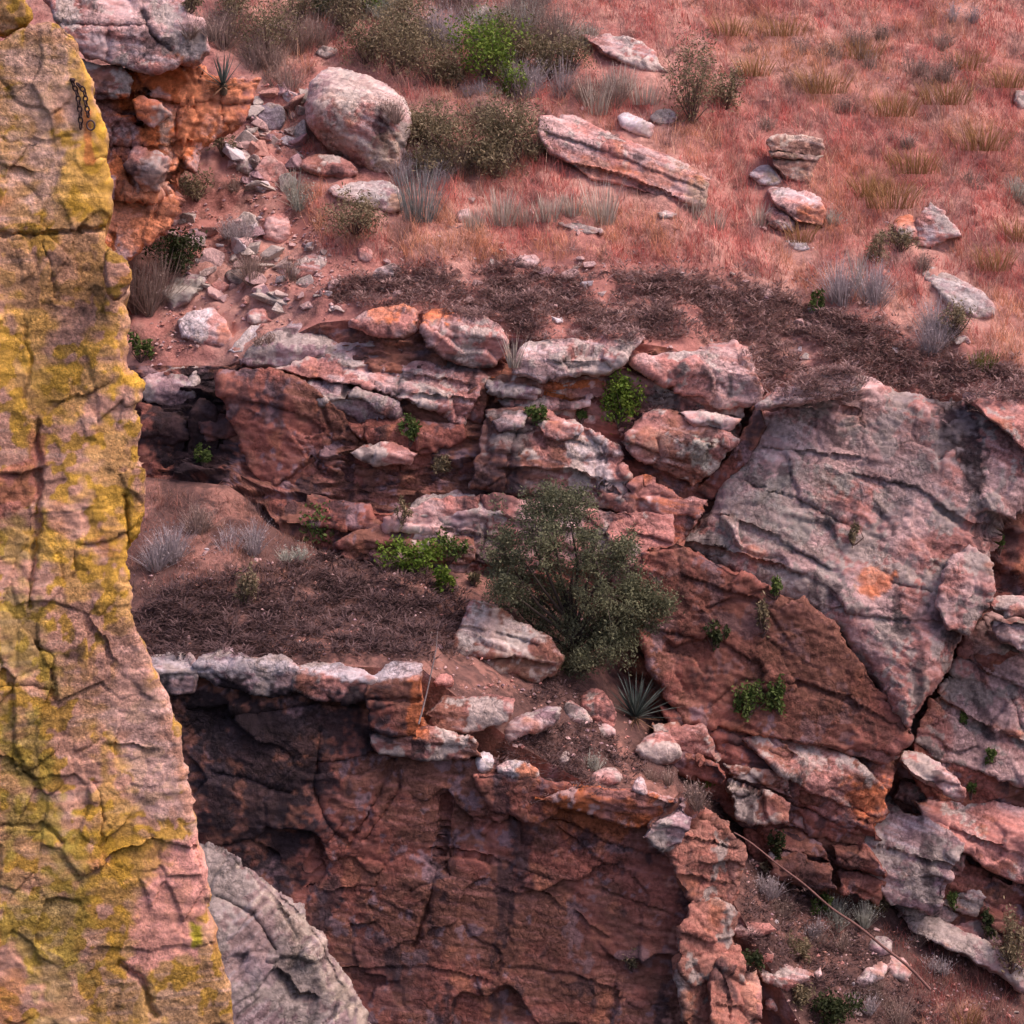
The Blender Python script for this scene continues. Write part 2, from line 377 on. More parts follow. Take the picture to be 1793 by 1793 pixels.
F1 = lambda U: (np.zeros_like(U)-40, np.interp(U, cu, [c[1] for c in CO])+.55)
F0 = lambda U: (np.zeros_like(U)-900, np.interp(U, cu, [c[1] for c in CO])+34)
F5 = lambda U: (np.full_like(U, 2700.), np.interp(U, cu, [c[4][1] for c in CO])+1.2)
e3s = (np.array([.97, 0, -.22]), np.array([.22, 0, .97]), np.array([0, 1., 0]))
def soil(V, uv):
    a = fbm(V*.7+3, 3); b = fbm(V*4+1, 3)
    c = mix(np.tile([.40, .19, .16], (len(V), 1)), [.50, .29, .24], ss(-.3, .4, a+.5*b)); c = mix(c, [.20, .10, .085], ss(.2, .8, b))
    return c
def dirt(V, uv):
    a = fbm(V*.9+7, 3); b = fbm(V*5+2, 3)
    c = mix(np.tile([.13, .075, .066], (len(V), 1)), [.30, .16, .13], ss(.1, .6, a+.6*b)); c = mix(c, [.10, .06, .055], ss(.1, .6, b-.3*a))
    return c
wall_shade_st = [([(250, 660), (420, 650), (430, 830), (300, 860), (250, 760)], DARK*1.1, .95, 25),  # cave recess: its shade is painted near-black into the rock colour
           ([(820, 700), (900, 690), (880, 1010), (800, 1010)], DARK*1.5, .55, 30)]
def wallc(V, uv): return paint(V, uv, SCH['brown'], 3.3, *e3s, stains=wall_shade_st)
def lowc(V, uv): return paint(V, uv, SCH['brown'], 4.3, *e3s)
far = loft('hill_beyond', F0, F1, 110, 60, -700, 2600, soil, .35, kind='structure')
hill = loft('hillside', F1, feat(2), 450, 210, -700, 2600, soil, .14, kind='structure')
ledge = loft('ledge_ground', feat(3), feat(4), 480, 140, -700, 2600, dirt, .09, facet=.03, kind='structure')
up_c = thing('cliff', 'fractured upper cliff band of pink and grey blocks below the brown matted slope', 'cliff', at(800, 980, 31.2))
lo_c = thing('cliff', 'dark reddish lower cliff wall dropping below the brown ledge', 'cliff', at(760, 1790, 27.8))
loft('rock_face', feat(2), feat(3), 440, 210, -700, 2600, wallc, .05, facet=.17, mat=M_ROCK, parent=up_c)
loft('rock_face', feat(4), F5, 220, 70, -700, 2600, lowc, .06, facet=.10, mat=M_ROCK, parent=lo_c)
refresh()

# ------------------------------------------------------------------ jointed bedrock: regions broken into bedded blocks
def in_poly(poly, n, r):
    poly = np.array(poly, float); out = []; lo, hi = poly.min(0), poly.max(0)
    while len(out) < n:
        q = lo+(hi-lo)*r.random((400, 2)); out += list(q[inside(q, poly)])
    return out[:n]
def clip(poly, nrm, c):
    out = []; n = len(poly)
    for k in range(n):
        a, b = poly[k], poly[(k+1) % n]; da, db = a@nrm-c, b@nrm-c
        if da <= 0: out.append(a)
        if (da < 0) != (db < 0): out.append(a+(b-a)*da/(da-db))
    return out
def tess(region, n, ax, dip, seed, gap=5):
    r = np.random.default_rng(seed); d = math.radians(dip); Rm = np.array([[math.cos(d)/ax, math.sin(d)/ax], [-math.sin(d), math.cos(d)]]); inv = np.linalg.inv(Rm)
    rg_ = np.array(region, float); lo, hi = rg_.min(0)-120, rg_.max(0)+120; cand = (lo+(hi-lo)*r.random((9000, 2))); ct = cand@Rm.T; ins = inside(cand, rg_)
    A_ = .5*abs(np.dot(rg_[:, 0], np.roll(rg_[:, 1], -1))-np.dot(rg_[:, 1], np.roll(rg_[:, 0], -1))); dist = .72*math.sqrt(A_/ax/n); keep = []
    for i in range(len(ct)):
        if not keep or ((ct[keep]-ct[i])**2).sum(1).min() > (dist*(.75+.5*r.random()))**2: keep.append(i)
    P = ct[keep]; I_ = ins[keep]; out = []
    for i in range(len(P)):
        if not I_[i]: continue
        poly = [P[i]+np.array(v)*dist*3 for v in ((-1, -1), (1, -1), (1, 1), (-1, 1))]
        for j in np.argsort(((P-P[i])**2).sum(1))[1:16]:
            nv = P[j]-P[i]; L = np.linalg.norm(nv); nv = nv/L; poly = clip(poly, nv, (P[i]+P[j])@nv/2-gap*.5*(.6+r.random()*.8))
            if len(poly) < 3: break
        if len(poly) >= 3: out.append(np.array(poly)@inv.T)
    return out
def bedrock(region, n, ax, dip, seed, parent, pick, off=(.02, .26), tilt=16, yaw=0, stains=(), gap=4, **kw):
    r = np.random.default_rng(seed+1)
    for pl in tess(region, n, ax, dip, seed, gap):
        if np.ptp(pl[:, 1]) < 14 or np.ptp(pl[:, 0]) < 14: continue
        c = pl.mean(0); base = SCH[pick(c, r)]; f = r.uniform(.78, 1.15); sc = dict(base, c0=base['c0']*f, c1=base['c1']*f)
        k = dict(off=r.uniform(*off), tilt=tilt+r.normal()*7, yaw=yaw+r.normal()*8, dip=dip+r.normal()*4, rf=r.uniform(.45, .8), top=r.uniform(28, 55), under=r.uniform(8, 30), R=.05, thick=.6, fs=.28, fa=.08, det=1.4, jag=.04); k.update(kw)
        rock('rock_block', pl, sch=sc, parent=parent, stains=stains, **k)
# ------------------------------------------------------------------ upper cliff blocks
UST = [([(735, 585), (800, 630), (890, 650), (885, 665), (780, 655), (735, 610)], DARK, .8, 10),
       ([(395, 660), (450, 655), (440, 720), (400, 740)], DARK*1.6, .7, 18),
       ([(1480, 690), (1500, 690)], DARK, 0, 5),
       ([(640, 530), (730, 535), (735, 560), (650, 560)], ORANGE*1.1, .7, 14), ([(745, 535), (800, 535), (800, 552), (745, 555)], ORANGE*1.1, .8, 10),
       ([(1210, 770), (1255, 770), (1235, 825), (1212, 815)], [.42, .42, .36], .85, 8),
       ([(1010, 735), (1070, 780), (1085, 880), (1050, 850), (1020, 790)], [.55, .50, .50], .75, 16),
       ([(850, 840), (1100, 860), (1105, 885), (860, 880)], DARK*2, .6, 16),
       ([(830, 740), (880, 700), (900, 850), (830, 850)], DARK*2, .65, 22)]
def ub(outline, **k):
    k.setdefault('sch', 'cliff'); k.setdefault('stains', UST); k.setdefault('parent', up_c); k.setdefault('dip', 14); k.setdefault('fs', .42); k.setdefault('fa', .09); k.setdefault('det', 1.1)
    return rock('rock_block', outline, **k)
ub([(385, 655), (470, 640), (540, 670), (600, 720), (640, 790), (700, 830), (740, 870), (700, 905), (600, 900), (500, 905), (455, 870), (425, 800), (395, 730)],
   off=.18, sch='brown', rf=.9, top=35, under=12, R=.1, thick=.7, cracks=[([(560, 700), (590, 790), (580, 850)], .08, .03), ([(590, 800), (640, 830), (690, 835)], .06, .03)],
   lips=[([(470, 860), (540, 805), (620, 850), (700, 860)], .1, .12), ([(430, 700), (520, 720), (600, 780)], .06, .08)])
ub([(450, 880), (540, 870), (640, 885), (760, 900), (800, 960), (740, 985), (600, 980), (500, 945)], off=.12, sch='brown', rf=.7, lips=[([(500, 920), (620, 925), (760, 945)], .1, .08)])
ub([(400, 640), (465, 585), (525, 548), (610, 535), (650, 575), (730, 590), (745, 612), (690, 628), (560, 632), (470, 648)], off=.10, sch='grey', rf=.35, top=52, under=10, R=.14, smooth=1, fs=.6)
ub([(600, 562), (660, 530), (722, 533), (740, 572), (722, 594), (660, 590)], off=.20, sch='pinkstone', rf=.5, top=45, R=.1, smooth=1)
ub([(738, 545), (790, 533), (860, 558), (893, 590), (890, 625), (850, 645), (800, 638), (755, 610), (738, 582)], off=.34, sch='pinkstone', rf=.55, top=42, under=25, R=.12, smooth=1, thick=.8)
ub([(888, 650), (915, 605), (960, 596), (1040, 596), (1075, 575), (1142, 588), (1108, 610), (1098, 640), (1070, 657), (1010, 655), (960, 668), (915, 663)], off=.34, sch='pale', rf=.45, top=45, under=22, R=.1, smooth=1, thick=.8)
ub([(1105, 632), (1160, 615), (1205, 608), (1280, 592), (1310, 612), (1322, 650), (1336, 682), (1326, 712), (1270, 718), (1230, 700), (1190, 690), (1150, 660)], off=.46, sch='pinkstone', ridge=[(1100, 640), (1200, 640), (1330, 655)], top=50, under=20, R=.07, thick=.9)
ub([(465, 645), (600, 610), (690, 598), (760, 608), (835, 640), (862, 662), (835, 700), (812, 738), (740, 712), (690, 690), (620, 672), (540, 662)], off=.16, sch='pale', rf=.3, top=38, under=20, R=.08, fs=.35,
   lips=[([(600, 640), (700, 650), (820, 672)], .07, .06), ([(650, 690), (740, 690), (830, 700)], .07, .05)], cracks=[([(690, 600), (700, 650), (695, 690)], .05, .025)])
ub([(528, 668), (580, 658), (640, 688), (692, 708), (700, 738), (640, 742), (600, 722), (545, 706)], off=.34, sch='grey', rf=.55, top=50, under=35, R=.1, smooth=1)
ub([(600, 735), (650, 742), (700, 740), (760, 735), (810, 742), (815, 770), (740, 800), (680, 778), (630, 770)], off=.12, sch='brown', rf=.7)
ub([(610, 792), (668, 773), (705, 778), (732, 796), (718, 812), (650, 816)], off=.30, sch='cliff', rf=.5, top=40, under=30, R=.05, thick=.5)
ub([(812, 690), (848, 664), (858, 700), (842, 742), (814, 738)], off=.20, sch='brown', rf=.75)
ub([(860, 660), (905, 665), (990, 668), (1060, 660), (1075, 690), (1000, 700), (900, 700), (850, 690)], off=.10, sch='orange', rf=.6, lips=[([(860, 680), (1000, 682)], .06, .05)])
ub([(855, 668), (900, 668), (945, 684), (940, 698), (880, 695), (855, 688)], off=.24, sch='grey', rf=.5, top=50)
ub([(870, 700), (920, 688), (1000, 700), (1040, 690), (1035, 715), (960, 722), (890, 716)], off=.22, sch='pale', rf=.5, top=50, under=30)
ub([(835, 790), (850, 720), (910, 712), (960, 722), (1020, 740), (1082, 785), (1110, 870), (1098, 892), (1000, 880), (900, 862), (820, 858)], off=.30, sch='cliff', ridge=[(830, 800), (900, 800), (1000, 810), (1110, 880)], top=16, under=22, R=.09, thick=.8,
   lips=[([(890, 818), (1000, 822), (1060, 850)], .14, .10), ([(900, 752), (960, 750), (1020, 775)], .06, .05)], cracks=[([(905, 750), (890, 800), (885, 850)], .07, .03), ([(940, 760), (960, 800)], .05, .025), ([(1020, 740), (1050, 800), (1060, 850)], .04, .03)])
ub([(860, 738), (885, 718), (915, 714), (928, 726), (914, 746), (872, 760)], off=.44, sch='grey', rf=.4, top=45)
ub([(938, 742), (985, 738), (1022, 748), (1018, 768), (985, 774), (950, 765)], off=.38, sch='cliff', rf=.5)
ub([(1086, 772), (1125, 722), (1180, 714), (1240, 742), (1296, 768), (1260, 815), (1214, 852), (1150, 822), (1108, 802)], off=.42, sch='cliff', ridge=[(1080, 775), (1180, 760), (1300, 772)], top=42, under=20, R=.08, thick=.9,
   lips=[([(1090, 770), (1150, 790), (1200, 800)], .07, .06)], cracks=[([(1150, 770), (1160, 800), (1140, 820)], .05, .025)])
ub([(1188, 722), (1262, 720), (1298, 734), (1276, 752), (1220, 748)], off=.55, sch='pale', rf=.5, top=50, under=35, R=.05)
ub([(1212, 856), (1262, 812), (1306, 752), (1330, 706), (1338, 745), (1310, 805), (1244, 875)], off=.38, sch='brown', yaw=-25, rf=.9, top=20, under=4, R=.04, fa=.03)
ub([(1090, 870), (1120, 840), (1200, 868), (1240, 880), (1210, 930), (1170, 985), (1110, 960)], off=.20, sch='orange', rf=.8, top=20, under=8)
ub([(1172, 880), (1210, 868), (1240, 876), (1220, 900), (1180, 898)], off=.34, sch='pinkstone', rf=.6, under=5)
ub([(700, 905), (735, 866), (792, 850), (840, 872), (905, 895), (885, 930), (820, 940), (740, 930)], off=.26, sch='grey', rf=.45, top=45, under=25, R=.1, smooth=1)
ub([(588, 955), (660, 915), (735, 932), (768, 962), (700, 985), (610, 982)], off=.22, sch='brown', rf=.6, top=35, under=25)
ub([(690, 935), (760, 925), (830, 935), (835, 985), (740, 985)], off=.20, sch='cliff', rf=.5)
ub([(1090, 890), (1180, 900), (1180, 960), (1200, 1000), (1180, 1090), (1120, 1060), (1090, 980), (1060, 930)], off=.22, sch='pinkstone', rf=.7, top=20, under=8, lips=[([(1100, 930), (1180, 950)], .06, .06), ([(1090, 985), (1190, 1010)], .08, .08)])
ub([(830, 880), (920, 870), (1020, 880), (1080, 900), (1100, 960), (1000, 1000), (880, 985), (840, 930)], off=.14, sch='pinkstone', rf=.7, top=25, under=15)
ub([(240, 672), (262, 655), (302, 640), (346, 646), (342, 700), (330, 722), (290, 712), (250, 700)], off=.12, sch='grey', rf=.5, top=40, under=30, R=.08)
ub([(345, 735), (392, 720), (420, 762), (385, 770), (360, 775)], off=.1, sch='brown', rf=.6, stains=[([(330, 700), (430, 700), (430, 790), (330, 790)], DARK*2, .6, 20)])  # block inside the recess, the recess shade painted into its colour

ub([(590, 742), (640, 748), (720, 738), (815, 745), (835, 800), (838, 862), (760, 880), (690, 850), (640, 800)], off=.04, sch='brown', rf=.85, top=20, under=12, R=.06, fs=.5, fa=.10, det=1., thick=.8, cracks=[([(690, 760), (700, 820), (690, 850)], .08, .025), ([(770, 750), (760, 820), (790, 870)], .08, .025)], lips=[([(610, 770), (720, 772), (830, 790)], .10, .07), ([(680, 825), (760, 820), (835, 835)], .08, .06)])
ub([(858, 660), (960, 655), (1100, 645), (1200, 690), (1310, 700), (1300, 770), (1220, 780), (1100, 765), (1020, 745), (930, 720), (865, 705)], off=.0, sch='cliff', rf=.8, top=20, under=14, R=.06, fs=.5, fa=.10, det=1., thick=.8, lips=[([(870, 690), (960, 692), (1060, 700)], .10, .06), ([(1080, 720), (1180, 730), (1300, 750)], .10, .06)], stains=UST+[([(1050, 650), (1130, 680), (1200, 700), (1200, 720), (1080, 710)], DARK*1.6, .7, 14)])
ub([(690, 895), (780, 870), (860, 865), (980, 885), (1100, 895), (1185, 950), (1190, 1020), (1130, 1070), (1060, 1010), (960, 990), (860, 1010), (740, 1000), (640, 985)], off=.06, sch='pinkstone', rf=.85, top=20, under=12, R=.07, fs=.55, fa=.10, det=1.1, thick=.8, cracks=[([(840, 870), (850, 940), (830, 1000)], .12, .03), ([(1000, 890), (1020, 960)], .07, .025)], lips=[([(700, 925), (820, 930), (900, 950)], .10, .07), ([(880, 905), (1000, 925), (1120, 950)], .09, .07), ([(1000, 960), (1100, 985), (1185, 1010)], .08, .06)], stains=UST+wall_shade_st)
ub([(335, 720), (352, 700), (375, 712), (385, 770), (372, 850), (330, 850), (325, 790)], off=.02, sch='brown', rf=.85, stains=wall_shade_st, fa=.1)
ub([(245, 710), (300, 718), (330, 735), (325, 800), (300, 850), (245, 850)], off=.0, sch='brown', rf=.8, stains=wall_shade_st, fa=.1)
# ------------------------------------------------------------------ big tilted slab, the foliated wall under it and the right-hand outcrops
rs = thing('rock_slab', 'huge tilted grey and pink rock slab with a black streak near its top', 'rock slab', at(1590, 1280, 30.3))
SST = [([(1622, 690), (1668, 684), (1706, 735), (1730, 800), (1722, 875), (1690, 850), (1655, 770)], DARK*1.2, .95, 9),
       ([(1320, 730), (1400, 725), (1440, 790), (1350, 800), (1300, 800)], [.50, .40, .40], .6, 25), ([(1500, 1010), (1560, 1010), (1550, 1040), (1510, 1040)], ORANGE, .6, 14),
       ([(1340, 1020), (1420, 1030), (1440, 1060), (1380, 1070)], [.48, .45, .42], .7, 14), ([(1470, 650), (1560, 660), (1520, 700), (1400, 690)], PALE, .6, 15),
       ([(1500, 720), (1640, 720), (1700, 880), (1580, 900), (1480, 800)], [.19, .165, .17], .6, 50), ([(1300, 830), (1440, 830), (1450, 960), (1260, 960)], [.25, .24, .215], .6, 40)]
rock('slab_face', [(1292, 812), (1322, 715), (1345, 690), (1420, 668), (1480, 650), (1530, 655), (1570, 680), (1650, 692), (1793, 690), (1860, 705), (1860, 840), (1800, 880), (1752, 925), (1742, 985), (1736, 1062),
     (1690, 1115), (1645, 1200), (1606, 1252), (1590, 1278), (1535, 1212), (1470, 1110), (1395, 1052), (1280, 1004), (1192, 962), (1182, 942), (1242, 888)],
     Y=30.55, tilt=27, yaw=-4, dip=24, thick=1.5, R=.42, rs=1., top=None, fa=.10, fs=.55, na=.03, det=.9, rg=.017, sch='slab', stains=SST, parent=rs, jag=.03,
     cracks=[([(1640, 885), (1690, 925), (1760, 930)], .10, .035), ([(1325, 722), (1420, 712), (1500, 722)], .10, .03), ([(1700, 700), (1793, 770)], .06, .03), ([(1690, 1110), (1640, 1040), (1560, 1020)], .05, .03), ([(1630, 1000), (1670, 960), (1745, 975)], .06, .03)],
     lips=[([(1200, 950), (1300, 975), (1400, 1000)], .10, .08), ([(1260, 900), (1350, 935), (1450, 990)], .08, .08), ([(1300, 840), (1400, 870), (1480, 915)], .06, .06),
           ([(1340, 780), (1420, 790), (1500, 800)], .07, .07), ([(1500, 830), (1600, 850), (1700, 920)], .06, .08), ([(1440, 1060), (1540, 1080), (1640, 1090)], .06, .07), ([(1330, 705), (1430, 690), (1510, 690)], .07, .05)])
rock('rock_block', [(1324, 712), (1350, 684), (1410, 664), (1480, 645), (1520, 656), (1500, 688), (1420, 700), (1350, 712)], Y=30.95, tilt=35, thick=.6, rf=.3, top=30, under=20, R=.08, sch='pale', parent=rs)
rock('rock_block', [(1690, 690), (1793, 678), (1900, 690), (1900, 800), (1800, 790), (1740, 740)], Y=30.95, tilt=40, thick=.6, rf=.5, top=20, under=10, sch='pinkstone', parent=rs, dip=28)
rock('rock_block', [(1640, 1060), (1660, 985), (1700, 950), (1738, 985), (1740, 1050), (1695, 1110), (1660, 1105)], Y=30.0, tilt=22, yaw=8, thick=.5, rf=.7, top=20, under=6, R=.07, sch='slab', parent=rs)
rw = thing('cliff', 'dark brown foliated rock wall undercut beneath the huge tilted slab', 'cliff', at(1350, 1530, 30.4))
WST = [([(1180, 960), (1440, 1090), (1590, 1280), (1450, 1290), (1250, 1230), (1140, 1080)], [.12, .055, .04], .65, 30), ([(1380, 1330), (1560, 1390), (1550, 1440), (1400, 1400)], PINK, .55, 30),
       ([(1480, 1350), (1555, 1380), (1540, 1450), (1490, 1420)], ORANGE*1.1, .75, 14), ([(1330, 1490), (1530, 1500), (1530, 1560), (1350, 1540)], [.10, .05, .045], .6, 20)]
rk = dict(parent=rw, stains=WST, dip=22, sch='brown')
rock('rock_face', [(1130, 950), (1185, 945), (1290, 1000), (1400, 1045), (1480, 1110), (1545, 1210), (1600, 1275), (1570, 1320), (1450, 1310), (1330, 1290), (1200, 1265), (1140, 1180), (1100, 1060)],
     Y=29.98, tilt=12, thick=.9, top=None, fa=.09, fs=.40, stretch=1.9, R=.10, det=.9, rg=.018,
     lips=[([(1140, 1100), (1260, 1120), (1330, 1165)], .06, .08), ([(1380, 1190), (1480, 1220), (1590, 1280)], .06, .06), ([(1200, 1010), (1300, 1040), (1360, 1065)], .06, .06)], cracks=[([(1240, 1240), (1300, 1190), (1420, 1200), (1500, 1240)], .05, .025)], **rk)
rock('rock_block', [(1150, 1230), (1300, 1275), (1420, 1290), (1550, 1300), (1575, 1350), (1550, 1400), (1565, 1425), (1520, 1455), (1505, 1545), (1400, 1510), (1300, 1455), (1225, 1380), (1178, 1290)],
     Y=29.63, tilt=14, yaw=6, thick=1., ridge=[(1150, 1260), (1350, 1330), (1500, 1400), (1580, 1400)], top=30, under=24, fa=.08, fs=.34, stretch=3, R=.1,
     lips=[([(1230, 1330), (1350, 1390), (1490, 1440)], .12, .10), ([(1300, 1300), (1420, 1340), (1550, 1385)], .08, .08), ([(1260, 1400), (1380, 1450), (1500, 1480)], .10, .08)], **rk)
rock('rock_block', [(1300, 1290), (1400, 1280), (1500, 1330), (1555, 1385), (1545, 1440), (1500, 1420), (1440, 1400), (1360, 1350)], Y=29.48, tilt=18, yaw=10, thick=.6, rf=.5, top=30, under=30, R=.09, parent=rw, stains=WST, dip=26, sch='cliff')
rock('rock_block', [(1400, 1290), (1470, 1280), (1560, 1290), (1575, 1325), (1540, 1340), (1480, 1320)], Y=29.73, tilt=15, thick=.5, rf=.5, top=35, under=25, R=.07, parent=rw, stains=WST, dip=22, sch='cliff')
rock('rock_block', [(1300, 1450), (1420, 1470), (1500, 1530), (1520, 1590), (1400, 1570), (1320, 1520)], Y=29.73, tilt=2, thick=.6, rf=.7, top=20, under=25, fs=.3, stretch=3, **rk)
ro = thing('rock_outcrop', 'cracked grey and pink outcrop stepping down right of the huge slab', 'outcrop', at(1720, 1700, 30.2))
ok_ = dict(parent=ro, dip=20)
rock('rock_block', [(1650, 1200), (1690, 1122), (1742, 1060), (1793, 1066), (1900, 1060), (1900, 1390), (1760, 1370), (1700, 1345), (1640, 1330), (1600, 1300), (1612, 1262)], Y=30.35, tilt=24, thick=1., rf=.9, top=20, under=10, R=.09, sch='slab', fs=.4,
     lips=[([(1680, 1140), (1740, 1180), (1850, 1230)], .10, .07), ([(1650, 1230), (1740, 1280), (1850, 1320)], .10, .08), ([(1740, 1110), (1793, 1140), (1850, 1160)], .08, .06)], cracks=[([(1700, 1140), (1760, 1190), (1793, 1280)], .06, .03)], **ok_)
rock('rock_block', [(1728, 1048), (1760, 1040), (1850, 1046), (1850, 1082), (1760, 1078), (1738, 1070)], Y=30.05, tilt=30, thick=.5, rf=.45, top=35, under=35, R=.06, sch='pale', **ok_)
rock('rock_block', [(1735, 1090), (1793, 1088), (1860, 1090), (1860, 1150), (1793, 1140), (1750, 1120)], Y=30.0, tilt=28, thick=.5, rf=.5, top=30, under=30, R=.06, sch='grey', **ok_)
rock('rock_block', [(1600, 1300), (1700, 1345), (1860, 1380), (1860, 1480), (1720, 1450), (1640, 1420), (1590, 1350)], Y=30.3, tilt=2, thick=.7, rf=.9, top=20, under=14, sch='brown', **ok_)
rock('rock_block', [(1576, 1330), (1584, 1312), (1612, 1316), (1658, 1342), (1692, 1380), (1690, 1402), (1650, 1388), (1600, 1358)], Y=29.7, tilt=30, thick=.5, rf=.45, top=35, under=30, R=.08, smooth=1, sch='pale', **ok_)
rock('rock_block', [(1690, 1400), (1760, 1402), (1860, 1440), (1860, 1570), (1760, 1540), (1700, 1500), (1640, 1470), (1600, 1400), (1640, 1395)], Y=29.9, tilt=28, thick=.8, rf=.55, top=25, under=30, sch='pinkstone', lips=[([(1650, 1440), (1740, 1480), (1850, 1520)], .08, .07)], **ok_)
rock('rock_block', [(1500, 1440), (1540, 1420), (1620, 1430), (1690, 1475), (1665, 1540), (1640, 1600), (1560, 1590), (1525, 1540)], Y=29.75, tilt=14, yaw=-6, thick=.8, rf=.55, top=22, under=12, sch='grey', R=.07, lips=[([(1530, 1480), (1600, 1500), (1670, 1520)], .08, .06)], **ok_)
rock('rock_block', [(1650, 1560), (1680, 1500), (1760, 1545), (1860, 1575), (1860, 1730), (1790, 1710), (1700, 1650), (1640, 1620)], Y=30.05, tilt=4, thick=.8, rf=.8, top=25, under=12, sch='brown', lips=[([(1660, 1590), (1760, 1630), (1850, 1660)], .1, .08)], **ok_)
rock('rock_block', [(1570, 1590), (1640, 1600), (1720, 1640), (1800, 1700), (1800, 1740), (1740, 1700), (1640, 1650), (1590, 1630)], Y=29.6, tilt=30, thick=.6, rf=.45, top=30, under=30, sch='grey', **ok_)

bedrock([(1600, 1290), (1690, 1110), (1742, 1040), (1880, 1040), (1880, 1740), (1740, 1710), (1650, 1650), (1560, 1610), (1500, 1540), (1500, 1450), (1570, 1400)], 18, 1.9, 20, 14, ro, lambda c, r: r.choice(['slab', 'pinkstone', 'brown', 'grey'], p=[.3, .25, .25, .2]), off=(.05, .5), tilt=20)
bedrock([(1150, 1240), (1300, 1280), (1550, 1300), (1570, 1400), (1510, 1560), (1400, 1580), (1300, 1500), (1200, 1350)], 9, 2.4, 22, 15, rw, lambda c, r: r.choice(['brown', 'cliff'], p=[.65, .35]), off=(.5, .95), tilt=8, stains=WST)
# ------------------------------------------------------------------ lower cliff
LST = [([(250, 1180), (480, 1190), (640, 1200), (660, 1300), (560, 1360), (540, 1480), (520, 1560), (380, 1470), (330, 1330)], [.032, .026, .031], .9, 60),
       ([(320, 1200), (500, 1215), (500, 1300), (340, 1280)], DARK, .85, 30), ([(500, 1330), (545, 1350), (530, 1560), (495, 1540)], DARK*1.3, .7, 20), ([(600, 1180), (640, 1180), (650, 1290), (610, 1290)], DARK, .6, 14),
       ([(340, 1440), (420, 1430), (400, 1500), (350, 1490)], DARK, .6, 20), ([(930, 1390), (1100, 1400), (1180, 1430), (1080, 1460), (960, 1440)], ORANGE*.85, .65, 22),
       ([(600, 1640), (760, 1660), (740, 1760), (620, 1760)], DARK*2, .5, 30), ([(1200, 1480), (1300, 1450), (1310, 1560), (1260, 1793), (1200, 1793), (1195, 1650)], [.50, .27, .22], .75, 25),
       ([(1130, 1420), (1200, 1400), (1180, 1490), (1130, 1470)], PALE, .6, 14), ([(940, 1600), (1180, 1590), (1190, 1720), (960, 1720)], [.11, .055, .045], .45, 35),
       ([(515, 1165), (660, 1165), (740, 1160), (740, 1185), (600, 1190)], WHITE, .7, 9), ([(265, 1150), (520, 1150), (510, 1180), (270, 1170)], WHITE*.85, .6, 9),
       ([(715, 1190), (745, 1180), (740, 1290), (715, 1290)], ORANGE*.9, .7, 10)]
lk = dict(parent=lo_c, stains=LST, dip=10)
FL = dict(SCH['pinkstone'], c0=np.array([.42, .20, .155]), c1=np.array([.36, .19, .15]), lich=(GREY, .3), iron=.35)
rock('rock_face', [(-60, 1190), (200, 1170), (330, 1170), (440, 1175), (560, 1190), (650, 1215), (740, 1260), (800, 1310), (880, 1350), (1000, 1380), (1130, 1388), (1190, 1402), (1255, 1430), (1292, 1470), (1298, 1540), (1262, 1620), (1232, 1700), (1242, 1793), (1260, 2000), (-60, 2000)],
     Y=27.15, tilt=3, thick=1., R=.16, top=None, fa=.12, fs=.95, na=.03, stretch=1.1, det=.5, rg=.011, sch='brown', bow=.04,
     cracks=[([(782, 1400), (778, 1450), (765, 1530), (745, 1600), (725, 1660)], .12, .03), ([(560, 1280), (550, 1380), (570, 1440), (610, 1480), (660, 1400), (690, 1320)], .08, .03), ([(690, 1320), (700, 1380), (640, 1470)], .06, .025),
             ([(920, 1370), (925, 1430)], .06, .02), ([(600, 1440), (540, 1520)], .06, .03), ([(720, 1560), (760, 1540)], .06, .025), ([(330, 1240), (450, 1250), (560, 1230), (720, 1235)], .12, .035)],
     lips=[([(380, 1350), (430, 1355), (500, 1380)], 0.072, .05), ([(860, 1420), (980, 1440), (1080, 1480), (1160, 1500)], 0.060, .05), ([(980, 1450), (1040, 1500), (1110, 1530)], 0.060, .05), ([(560, 1330), (640, 1325), (700, 1310), (850, 1330)], 0.060, .05),
           ([(760, 1490), (860, 1500), (960, 1530)], 0.036, .05), ([(850, 1560), (960, 1570), (1060, 1640)], 0.042, .05), ([(1060, 1560), (1160, 1590), (1220, 1620)], 0.048, .05), ([(600, 1700), (740, 1690), (860, 1720)], 0.036, .05), ([(880, 1690), (1000, 1700), (1120, 1760)], 0.048, .05), ([(360, 1480), (440, 1470), (480, 1500)], 0.060, .05), ([(540, 1560), (640, 1560), (720, 1600)], 0.030, .05)], **lk)
rock('rock_block', [(1130, 1440), (1180, 1405), (1235, 1415), (1285, 1440), (1300, 1500), (1292, 1570), (1262, 1640), (1228, 1600), (1195, 1560), (1170, 1500)], Y=26.95, tilt=8, yaw=25, thick=.9, R=.12, rf=.7, top=30, under=6, sch=FL, parent=lo_c, dip=14, fs=.35,
     lips=[([(1150, 1455), (1220, 1470), (1290, 1480)], .08, .06), ([(1180, 1530), (1240, 1540), (1290, 1550)], .08, .07)])
rock('rock_block', [(1190, 1680), (1230, 1610), (1262, 1620), (1290, 1660), (1300, 1760), (1330, 1860), (1340, 2000), (1190, 2000), (1200, 1790)], Y=26.9, tilt=16, yaw=32, thick=.9, R=.15, rf=.8, top=20, under=4, sch=FL, parent=lo_c, dip=30, fs=.4, stains=[([(1240, 1690), (1290, 1720), (1310, 1800), (1250, 1793)], PURPLE*1.5, .6, 18)])
